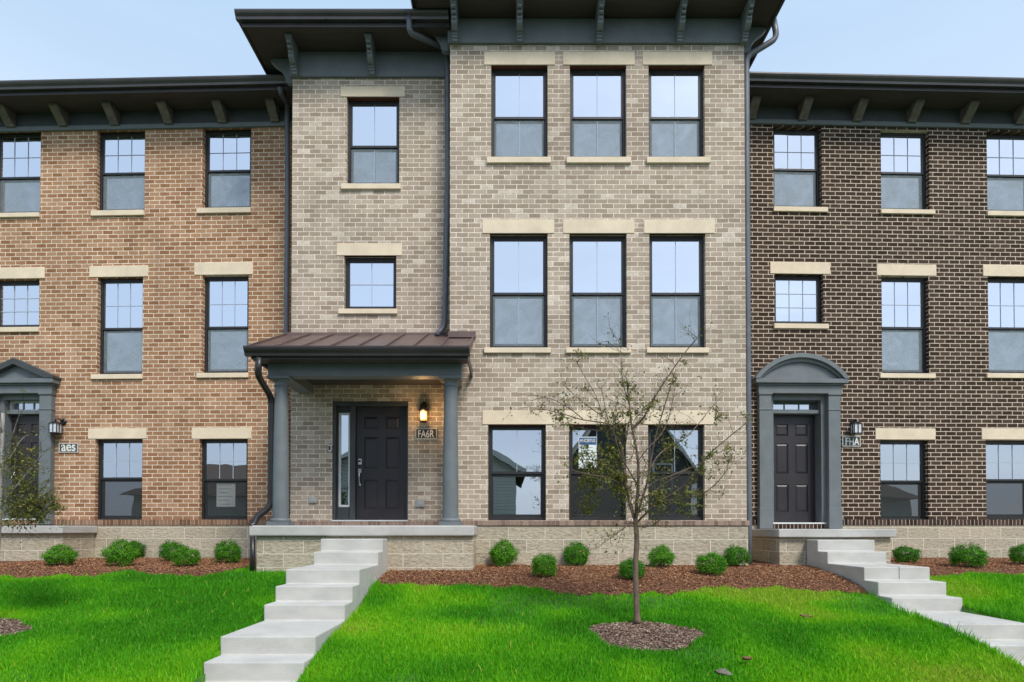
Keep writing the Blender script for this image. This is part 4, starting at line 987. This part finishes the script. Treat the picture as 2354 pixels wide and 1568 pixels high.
# ---------------------------------------------------------------- mulch chips
def chips(n, x, y, lift, mat_, name, label, size=(.010,.034)):
    z = ground_z(x, y)+lift; n = len(x)
    L = size[0]+(size[1]-size[0])*rng.random(n)**1.6; W = L*(.18+.35*rng.random(n)); az = rng.random(n)*2*np.pi; tilt = (rng.random(n)-.5)*.9; roll = (rng.random(n)-.5)*.9
    a = np.stack([np.cos(az)*np.cos(tilt), np.sin(az)*np.cos(tilt), np.sin(tilt)],1)*L[:,None]/2
    b = np.stack([-np.sin(az)*np.cos(roll), np.cos(az)*np.cos(roll), np.sin(roll)],1)*W[:,None]/2
    c = np.stack([x, y, z+.012*rng.random(n)+.006],1); P = np.stack([c-a-b, c+a-b, c+a+b, c-a+b],1)
    tone = np.clip(rng.normal(.45,.22,n), 0, 1); me = quads_mesh(name, P, mat_, tone); o = link(me, name); tag(o, label, 'mulch', kind='stuff')
def bed_points(x0, x1, back, n):
    x = x0+(x1-x0)*rng.random(n); e = bed_edge(x); d = e+(back-e)*rng.random(n); return x, d
for a, b_, bk, n, lab in ((-8.6,-3.96,12.2,38000,'loose red-brown wood chips in the bed by the tan house'), (-1.88,4.9,10.74,60000,'loose red-brown wood chips in the bed under the bay'), (5.85,9.5,12.2,22000,'loose wood chips in the bed by the dark house')):
    x, y = bed_points(a, b_, bk, n); t = (y-bed_edge(x)); chips(n, x, y, .006+.03*np.clip(t*3, 0, 1), M['mulch_chip'], 'mulch_chips', lab)
for i, (cx, cy, rx, ry) in enumerate(RC):
    n = (9000, 5000)[i]; a = rng.random(n)*2*np.pi; r = np.sqrt(rng.random(n))*1.04; rr = r*ring_r(i, a)
    chips(n, cx+rx*rr*np.cos(a), cy+ry*rr*np.sin(a), .008+.03*np.clip(1-r, 0, 1), M['grey_chip'], 'mulch_chips', ('grey-brown wood chips round the young tree', 'grey-brown wood chips at the left lawn edge')[i], (.010,.036))

# ---------------------------------------------------------------- shrubs
def leaf_quads(c, nrm, size, rg):
    """small leaves facing roughly along nrm"""
    n = len(c); t = rg.normal(size=(n,3)); d = nrm+.75*rg.normal(size=(n,3)); d /= np.linalg.norm(d,axis=1,keepdims=True)
    u = np.cross(d, t); u /= np.linalg.norm(u,axis=1,keepdims=True)+1e-9; v = np.cross(d, u)
    s = (size*(.6+.8*rg.random(n)))[:,None]; u = u*s; v = v*s*.62
    return np.stack([c-u, c-v*.9+u*.1, c+u, c+v*.9+u*.1],1)
def shrub_mesh(seed, tone0=.5):
    """clipped boxwood about 1 unit wide and .8 high, built of leaf sprays at many depths"""
    rg = np.random.default_rng(seed); n = 9000
    # sprays: clusters of leaves round a point near the surface
    ns = 520; d = rg.normal(size=(ns,3)); d /= np.linalg.norm(d,axis=1,keepdims=True)
    k = d[:,2] > -.72; d = d[k]; ns = len(d)
    lob = 1+.09*np.sin(d[:,0]*5+seed)+.08*np.sin(d[:,1]*6+seed*2)+.07*np.sin(d[:,2]*7+seed*1.7)+.07*rg.normal(size=ns)
    rad = lob*(.74+.26*rg.random(ns)**.4)
    ctr = d*rad[:,None]*np.array([.5,.5,.40])*.93
    idx = rg.integers(0, ns, n); off = rg.normal(size=(n,3))*np.array([.045,.045,.04])+d[idx]*(.03*rg.random((n,1)))
    c = ctr[idx]+off; nr = d[idx]+np.array([0,0,.35])
    P = leaf_quads(c, nr, np.full(n, .021), rg); P[:,:,2] += .415
    tone = np.clip(tone0+.34*(rg.random(ns)-.5)[idx]+.20*rg.normal(size=n), 0, 1)
    me = quads_mesh('foliage', P, M['boxwood'], tone)
    st = MB()
    for j in range(9):
        a = j*.7+seed; e = Vector((.27*math.cos(a), .27*math.sin(a), .34+.12*((j*37)%5)/5)); st.tube([(.03*math.cos(a),.03*math.sin(a),-.04), e*.55, e], [.02,.014,.007], 6)
    sm_ = bpy.data.meshes.new('stem'); sm_.from_pydata(st.v, [], st.f); sm_.materials.append(M['bark'])
    return me, sm_
SH = [shrub_mesh(*s) for s in ((3,.36), (8,.62), (14,.44), (21,.56), (33,.5))]
shrubs = [  # x0, x1, top, base (photo pixels), label
 (124,186,1246,1279,'boxwood against the foundation left of the tan house, half behind a fuller bush'),
 (103,174,1263,1304,'broad boxwood at the front, leftmost in the bed of the tan house'),
 (285,331,1251,1287,'small boxwood mostly hidden behind a big round bush by the tan house'),
 (242,314,1254,1306,'big round boxwood below the window of the tan house, overlapping a smaller bush'),
 (366,422,1252,1294,'boxwood between two windows of the tan house, behind a lower bush'),
 (396,457,1265,1306,'low boxwood in front of a taller bush, midway along the tan house bed'),
 (494,556,1252,1299,'lone round boxwood nearest the porch downspout in the tan house bed'),
 (1124,1192,1255,1306,'tall round boxwood nearest the porch, below the sky-reflecting bay window'),
 (1219,1282,1282,1330,'front-row boxwood between the two left bushes against the bay foundation'),
 (1292,1356,1256,1305,'upright tapering boxwood against the bay foundation, left of the tree trunk'),
 (1420,1485,1292,1336,'boxwood crossed by the trunk of the young tree'),
 (1489,1553,1265,1308,'boxwood against the bay foundation just right of the tree trunk'),
 (1600,1671,1279,1325,'wide leaning boxwood in front of the bush at the bay corner'),
 (1662,1722,1263,1307,'boxwood at the right corner of the bay, beside the downspout foot'),
 (2053,2111,1263,1297,'small dark boxwood directly right of the right-hand steps'),
 (2187,2267,1261,1308,'widest boxwood below the dark brick house, right of the steps'),
 (2322,2378,1260,1302,'boxwood cut off by the right edge of the picture, by the dark house')]
for i, (x0, x1, yt, yb, lab) in enumerate(shrubs):
    p = on_ground((x0+x1)/2, yb-3, .03); s = F_PX/p.y; w = (x1-x0)/s*.93; h = (yb-yt)/s*1.16
    root = empty('boxwood_shrub', (p.x, p.y, p.z+.02), i*1.3); tag(root, lab, 'shrub', 'boxwood shrubs in the mulch beds')
    fo, st = SH[(0,1,0,1,2,3,4,1,3,4,2,1,3,2,0,4,2)[i]]
    a = link(fo, 'foliage', root); a.scale = (w, w*.95, h/.83); b = link(st, 'stem', root); b.scale = (w, w, h/.82)

# ---------------------------------------------------------------- young trees
def smooth_path(pts, k=4):
    pts = [Vector(p) for p in pts]; out = []
    for i in range(len(pts)-1):
        p0, p1, p2, p3 = pts[max(i-1,0)], pts[i], pts[i+1], pts[min(i+2,len(pts)-1)]
        for j in range(k):
            t = j/k; out.append(.5*((2*p1)+(p2-p0)*t+(2*p0-5*p1+4*p2-p3)*t*t+(3*p1-p0-3*p2+p3)*t**3))
    out.append(pts[-1]); return out
def build_tree(root, trunk, limbs, clumps, bark, seed, nleaf, leafsize=.016, twig_n=1.0):
    rg = random.Random(seed); rn = np.random.default_rng(seed)
    tp = smooth_path(trunk[0]); m = len(tp)
    rad = [trunk[1]+(trunk[2]-trunk[1])*(i/(m-1)) for i in range(m)]
    rad[0] *= 1.5; rad[1] *= 1.12
    MB().tube(tp, rad, 12).build('trunk', bark, root, smooth=True)
    br = MB(); tw = MB(); tips = []
    def grow(p, d, L, r, lev):
        pts = [p]; q = p.copy(); dd = d.normalized()
        n = 4
        for i in range(n):
            dd = (dd+Vector((rg.gauss(0,.28), rg.gauss(0,.28), rg.gauss(.03,.24)))).normalized(); q = q+dd*L/n; pts.append(q.copy())
            if lev > 0 and rg.random() < .75:
                s = (dd+Vector((rg.gauss(0,.8), rg.gauss(0,.8), rg.gauss(.1,.6)))).normalized(); grow(q, s, L*(.35+.3*rg.random()), r*.6, lev-1)
        tw.tube(pts, [r*(1-.7*i/n) for i in range(n+1)], 4, cap=False); tips.extend(pts[2:])
    for pts, r0, r1 in limbs:
        P = smooth_path(pts); n = len(P); r0 *= 1.2; r1 *= 1.5
        br.tube(P, [r0+(r1-r0)*i/(n-1) for i in range(n)], 7)
        for i in range(2, n):
            k = int(rg.random()*2.1*twig_n+.35)
            for _ in range(k):
                t = (P[i]-P[i-1]).normalized(); s = (t*.7+Vector((rg.gauss(0,.75), rg.gauss(0,.75), rg.gauss(.12,.55)))).normalized()
                grow(P[i], s, .10+.26*rg.random(), max(.0026, r1*.7), 1 if rg.random() < .7 else 2)
        tips.append(P[-1])
    for c, rr, k in clumps:
        for _ in range(k):
            d = Vector((rg.gauss(0,1), rg.gauss(0,1), rg.gauss(0,1))).normalized()
            grow(Vector(c)+d*rr*rg.random()*.5, d, rr*(.5+.6*rg.random()), .0030, 1)
    br.build('branches', bark, root, smooth=True); tw.build('twigs', M['twig'], root)
    T = np.array([t[:] for t in tips]); cen = [c for c in clumps]
    wgt = np.full(len(T), .30)
    for c, rr, k in clumps: wgt += np.exp(-((np.linalg.norm(T-np.array(c[:]), axis=1)/rr)**2))*.7
    # leaves gather in tufts: only some tips carry them
    sel = rn.random(len(T)) < np.clip(wgt, 0, .9); T2 = T[sel]; w2 = wgt[sel]
    idx = rn.choice(len(T2), nleaf, p=w2/w2.sum()); c = T2[idx]+rn.normal(size=(nleaf,3))*.018
    nr = rn.normal(size=(nleaf,3))*.6+np.array([0,-.2,.7]); P = leaf_quads(c, nr, np.full(nleaf, leafsize), rn)
    tone = np.clip(.36+.25*rn.random(len(T2))[idx]+.22*rn.normal(size=nleaf), 0, 1)
    link(quads_mesh('foliage', P, M['sapling'], tone), 'foliage', root)
B = at(1465, 1424, 7.28); B.z = float(ground_z(B.x, B.y))+.02
def tpt(x, y, dd=0.0): return at(x, y, 7.28+dd)-B
tr1 = empty('young_tree', B); tag(tr1, 'slender young tree with sparse yellowish leaves standing in the mulch ring', 'tree', 'young trees on the lawn')
LB = [
 ([tpt(1461,1196),tpt(1456,1186,.02),tpt(1442,1133,.06),tpt(1433,1060,.1),tpt(1428,1025,.12),tpt(1402,985,.2)], .016, .008),
 ([tpt(1461,1200),tpt(1462,1180),tpt(1467,1117,-.02),tpt(1466,1051,-.03),tpt(1453,985,-.02),tpt(1447,930,0),tpt(1440,870,.04)], .019, .004),
 ([tpt(1462,1196),tpt(1472,1160,-.05),tpt(1487,1112,-.1),tpt(1496,1060,-.16),tpt(1508,1000,-.22),tpt(1535,910,-.3),tpt(1553,850,-.35)], .013, .003),
 ([tpt(1453,985,-.02),tpt(1478,962,-.05),tpt(1508,908,-.08),tpt(1545,852,-.12),tpt(1575,810,-.15),tpt(1603,778,-.2)], .011, .0025),
 ([tpt(1465,1200),tpt(1475,1190,-.03),tpt(1509,1158,-.12),tpt(1572,1117,-.3),tpt(1623,1052,-.42),tpt(1673,1007,-.5),tpt(1721,968,-.58)], .012, .0025),
 ([tpt(1494,1078,-.12),tpt(1520,1040,-.05),tpt(1580,1003,.1),tpt(1625,950,.2),tpt(1662,908,.3)], .007, .002),
 ([tpt(1475,1140,-.03),tpt(1500,1110,.1),tpt(1547,1092,.25),tpt(1620,1060,.4),tpt(1670,1030,.5)], .007, .002),
 ([tpt(1510,1150,-.1),tpt(1560,1150,-.3),tpt(1620,1132,-.5),tpt(1665,1090,-.6),tpt(1675,1060,-.65)], .007, .002),
 ([tpt(1431,1040,.1),tpt(1405,985,.3),tpt(1385,958,.4),tpt(1340,925,.5),tpt(1290,880,.6)], .008, .002),
 ([tpt(1385,958,.4),tpt(1370,910,.4),tpt(1345,868,.38),tpt(1325,832,.36)], .005, .0018),
 ([tpt(1436,1000,.12),tpt(1400,975,-.1),tpt(1340,965,-.25),tpt(1289,950,-.35),tpt(1245,940,-.42)], .008, .002),
 ([tpt(1340,963,-.25),tpt(1310,940,-.3),tpt(1260,915,-.35),tpt(1218,922,-.4)], .005, .0016),
 ([tpt(1461,1205),tpt(1448,1202,-.02),tpt(1434,1214,-.08),tpt(1410,1232,-.16),tpt(1388,1248,-.22)], .008, .002),
 ([tpt(1466,1208),tpt(1480,1212,-.05),tpt(1505,1205,-.1),tpt(1530,1185,-.18),tpt(1545,1170,-.22)], .007, .002),
 ([tpt(1442,1133,.06),tpt(1422,1110,-.05),tpt(1390,1097,-.2),tpt(1350,1090,-.3),tpt(1312,1080,-.4)], .008, .002),
 ([tpt(1450,1160,.03),tpt(1425,1130,.2),tpt(1390,1125,.35),tpt(1345,1150,.5),tpt(1320,1170,.55)], .007, .002),
 ([tpt(1440,1110,.08),tpt(1410,1060,.25),tpt(1380,1040,.4),tpt(1335,1045,.5)], .007, .002),
 ([tpt(1466,1060,-.03),tpt(1490,1030,.1),tpt(1525,990,.25),tpt(1545,930,.35),tpt(1555,870,.4)], .007, .002),
 ([tpt(1447,930,0),tpt(1432,880,.1),tpt(1428,830,.15),tpt(1425,790,.2),tpt(1408,768,.22)], .005, .0016),
 ([tpt(1402,985,.2),tpt(1390,930,.15),tpt(1382,885,.1)], .005, .0016),
 ([tpt(1467,1117,-.02),tpt(1445,1080,-.3),tpt(1420,1030,-.5),tpt(1410,960,-.6),tpt(1425,910,-.65)], .007, .002),
 ([tpt(1466,1150,0),tpt(1490,1140,.35),tpt(1530,1110,.6),tpt(1580,1080,.75)], .007, .002)]
CL = [(tpt(1370,1085,-.1),.22,26),(tpt(1400,1050,.2),.18,16),(tpt(1335,1040,-.2),.11,9),(tpt(1345,1165,.3),.13,8),(tpt(1585,1165,-.3),.16,9),(tpt(1605,1115,-.3),.14,6),(tpt(1360,1120,.1),.2,14),(tpt(1420,960,.0),.16,8),(tpt(1490,940,-.1),.16,8),(tpt(1300,960,-.3),.14,6),(tpt(1650,960,.1),.12,5),(tpt(1530,1040,.1),.14,8),(tpt(1560,1010,0),.12,6),
      (tpt(1440,890,.05),.12,7),(tpt(1555,880,.2),.10,5),(tpt(1640,1050,-.4),.12,5),(tpt(1500,1150,-.1),.14,7),(tpt(1420,1120,0),.16,10)]
build_tree(tr1, ([tpt(1465,1432),tpt(1463,1380),tpt(1461,1300),tpt(1464,1245),tpt(1461,1196)], .034, .027), LB, CL, M['bark'], 5, 6600, .0160, 1.15)
B2 = Vector((-5.97, 7.25, 0)); B2.z = float(ground_z(B2.x, B2.y))+.02
def tpt2(x, y, dd=0.0): return at(x, y, 7.25+dd)-B2
tr2 = empty('young_tree', B2); tag(tr2, 'pale-barked young tree at the left edge of the picture, leafy tufts over the stoop', 'tree', 'young trees on the lawn')
LB2 = [([tpt2(4,1040),tpt2(25,1010,-.1),tpt2(42,960,-.2),tpt2(50,945,-.25)], .006, .0016),
 ([tpt2(-2,1190),tpt2(30,1160,.1),tpt2(75,1130,.2),tpt2(128,1085,.3)], .008, .002),
 ([tpt2(-2,1170),tpt2(20,1140,-.1),tpt2(60,1090,-.2),tpt2(100,1040,-.3)], .008, .002),
 ([tpt2(-3,1215),tpt2(30,1195,0),tpt2(80,1185,-.1),tpt2(120,1150,-.15)], .007, .002),
 ([tpt2(2,1100),tpt2(25,1050,.15),tpt2(50,1010,.2),tpt2(66,1000,.2)], .007, .002),
 ([tpt2(4,1060),tpt2(-40,1000,.2),tpt2(-90,930,.3)], .009, .002), ([tpt2(6,1000),tpt2(-20,900,-.2),tpt2(-60,820,-.3)], .008, .002)]
CL2 = [(tpt2(42,1068,0),.22,44),(tpt2(75,1150,0),.26,60),(tpt2(105,1175,0),.18,30),(tpt2(55,1185,0),.18,22),(tpt2(20,1150,.1),.16,10),(tpt2(-60,1050,.1),.3,12),(tpt2(-80,930,.1),.25,10)]
build_tree(tr2, ([tpt2(-16,1425),tpt2(-12,1330),tpt2(-4,1230),tpt2(3,1100),tpt2(7,950)], .036, .016), LB2, CL2, M['grey_bark'], 11, 4400, .014, 1.0)

# ---------------------------------------------------------------- litter on the lawn
def dry_leaf(x, y, size, rz, label, curl=.5):
    p = on_ground(x, y, .07); root = MB(); N = 7
    for j in range(N+1):
        t = j/N; w = .36*math.sin(math.pi*min(1, t*1.02+.02))**.8*(1-.25*t)
        for s_ in (-1, 0, 1): root.v.append(((t-.5)*size, s_*w*size*.6, curl*size*(abs(s_)*.22+.25*(t-.5)**2)))
    for j in range(N):
        for k in range(2): a = j*3+k; root.f.append((a, a+1, a+4, a+3))
    o = root.build('fallen_leaf', M['dry_leaf'], None, smooth=True); o.location = (p.x, p.y, p.z+.075); o.rotation_euler = (.35, .1, rz)
    sd_ = o.modifiers.new('solid', 'SOLIDIFY'); sd_.thickness = .0015
    tag(o, label, 'leaf', 'dry leaves on the lawn'); return o
dry_leaf(1852, 1419, .15, .1, 'flat brown dry leaf on the grass near the bottom of the right-hand steps')
dry_leaf(1716, 1519, .13, .5, 'large curled tan dry leaf low on the lawn, beside a grey stone', 1.0)
m = MB(); rr = random.Random(4)
m.lathe([(.02,0),(.055,.01),(.07,.025),(.05,.04),(.02,.045)], (0,0,0), 9)
m.v = [(x*1.1+rr.gauss(0,.006), y+rr.gauss(0,.006), z+rr.gauss(0,.004)) for x, y, z in m.v]
o = m.build('stone', M['stone']); p = on_ground(1662, 1544, .04); o.location = (p.x, p.y, p.z+.012); o.rotation_euler = (.2,.1,.4); tag(o, 'small grey stone in the grass below the curled dry leaf', 'stone')

# ---------------------------------------------------------------- houses and trees across the street (seen mirrored in the windows)
def far_house(cx, cy, w, d, eave_z, ridge_z, wallm, label, gable=True):
    root = empty('neighbour_house', (cx, cy, 0)); tag(root, label, 'house', 'houses across the street')
    x0, x1 = -w/2, w/2; m = MB()
    if gable:      # gable end faces the street (+y)
        m.add([(x0,0,0),(x1,0,0),(x1,0,eave_z),(0,0,ridge_z),(x0,0,eave_z),(x0,-d,0),(x1,-d,0),(x1,-d,eave_z),(0,-d,ridge_z),(x0,-d,eave_z)], [(0,1,2,3,4),(9,8,7,6,5),(1,6,7,2),(0,4,9,5)])
        m.build('wall', wallm, root); r = MB(); k = (ridge_z-eave_z)/(w/2); e = .45
        for s_ in (-1, 1):
            xe, ze = s_*(w/2+e), eave_z-k*e
            r.add([(0,.4,ridge_z+.02),(xe,.4,ze+.02),(xe,-d-.4,ze+.02),(0,-d-.4,ridge_z+.02),(0,.4,ridge_z+.2),(xe,.4,ze+.2),(xe,-d-.4,ze+.2),(0,-d-.4,ridge_z+.2)], [(0,1,2,3),(4,7,6,5),(0,4,5,1),(1,5,6,2)])
        r.build('roof', M['roof_far'], root)
        f = MB()
        for s_ in (-1, 1):
            xe, ze = s_*(w/2+e), eave_z-k*e; f.add([(0,.42,ridge_z+.22),(xe,.42,ze+.22),(xe,.42,ze-.02),(0,.42,ridge_z-.02)], [(0,1,2,3)])
        f.build('fascia', M['trim_white'], root)
    else:
        m.box(x0, x1, -d, 0, 0, eave_z); m.build('wall', wallm, root)
        MB().add([(x0-.5,.5,eave_z),(x1+.5,.5,eave_z),(x1+.5,-d-.5,eave_z),(x0-.5,-d-.5,eave_z),(x0+2,-d/2,ridge_z),(x1-2,-d/2,ridge_z)], [(0,1,5,4),(1,2,5),(2,3,4,5),(3,0,4)]).build('roof', M['roof_far'], root)
    for sx in (-.28, .28):
        for z in ([1.0, 3.6] if eave_z > 4.2 else [1.0]):
            wf = MB().frame(sx*w-.55, sx*w+.55, z, z+1.4, .0, .05, .08).build('window', M['trim_white'], root)
            MB().quad((sx*w-.48,.02,z+.07),(sx*w+.48,.02,z+.07),(sx*w+.48,.02,z+1.33),(sx*w-.48,.02,z+1.33)).build('pane', M['frame'], wf)
    return root
far_house(-4.6, -10, 9.6, 10, 4.6, 7.4, M['siding'], 'pale clapboard house with a gable, across the street behind the camera')
far_house(5.9, -11, 6.4, 10, 4.7, 9.6, M['dark_siding'], 'dark clapboard house with a steep gable, across the street')
far_house(-19, -12, 10, 9, 3.6, 5.9, M['siding'], 'low hip-roofed house across the street, furthest to the left', False)
far_house(20, -11, 9, 9, 3.4, 5.6, M['siding'], 'low pale house across the street, furthest to the right', False)
def far_tree(x, y, h, r, seed, label):
    root = empty('street_tree', (x, y, 0)); tag(root, label, 'tree', 'trees across the street'); rg = np.random.default_rng(seed)
    t = MB().tube([(0,0,0),(.05,0,h*.3),(0,.05,h*.6),(0,0,h*.85)], [.2,.16,.1,.03], 8)
    for k in range(7):
        a = k*.95; t.tube([(0,0,h*(.3+.06*k)),(r*.4*math.cos(a),r*.4*math.sin(a),h*(.45+.05*k)),(r*.8*math.cos(a),r*.8*math.sin(a),h*(.55+.05*k))], [.08,.05,.02], 6)
    t.build('trunk', M['bark'], root)
    ns, n = 60, 5000; d = rg.normal(size=(ns,3)); d /= np.linalg.norm(d,axis=1,keepdims=True); c = d*(rg.random((ns,1))**.4)*np.array([r,r,h*.32])+np.array([0,0,h*.64])
    i = rg.integers(0, ns, n); P = leaf_quads(c[i]+rg.normal(size=(n,3))*r*.16, d[i]+np.array([0,0,.4]), np.full(n, .11), rg)
    link(quads_mesh('crown', P, M['tree_leaf'], np.clip(.5+.3*rg.normal(size=n),0,1)), 'crown', root)
far_tree(-9.5, -6.5, 5.2, 1.8, 1, 'broad leafy tree across the street left of the pale gable')
far_tree(13.0, -9, 5.4, 2.0, 2, 'leafy tree across the street between the dark gable and the low house')
far_tree(-13.5, -11, 4.0, 1.4, 3, 'small leafy tree across the street in front of the hip-roofed house')
print('objects', len(bpy.data.objects))
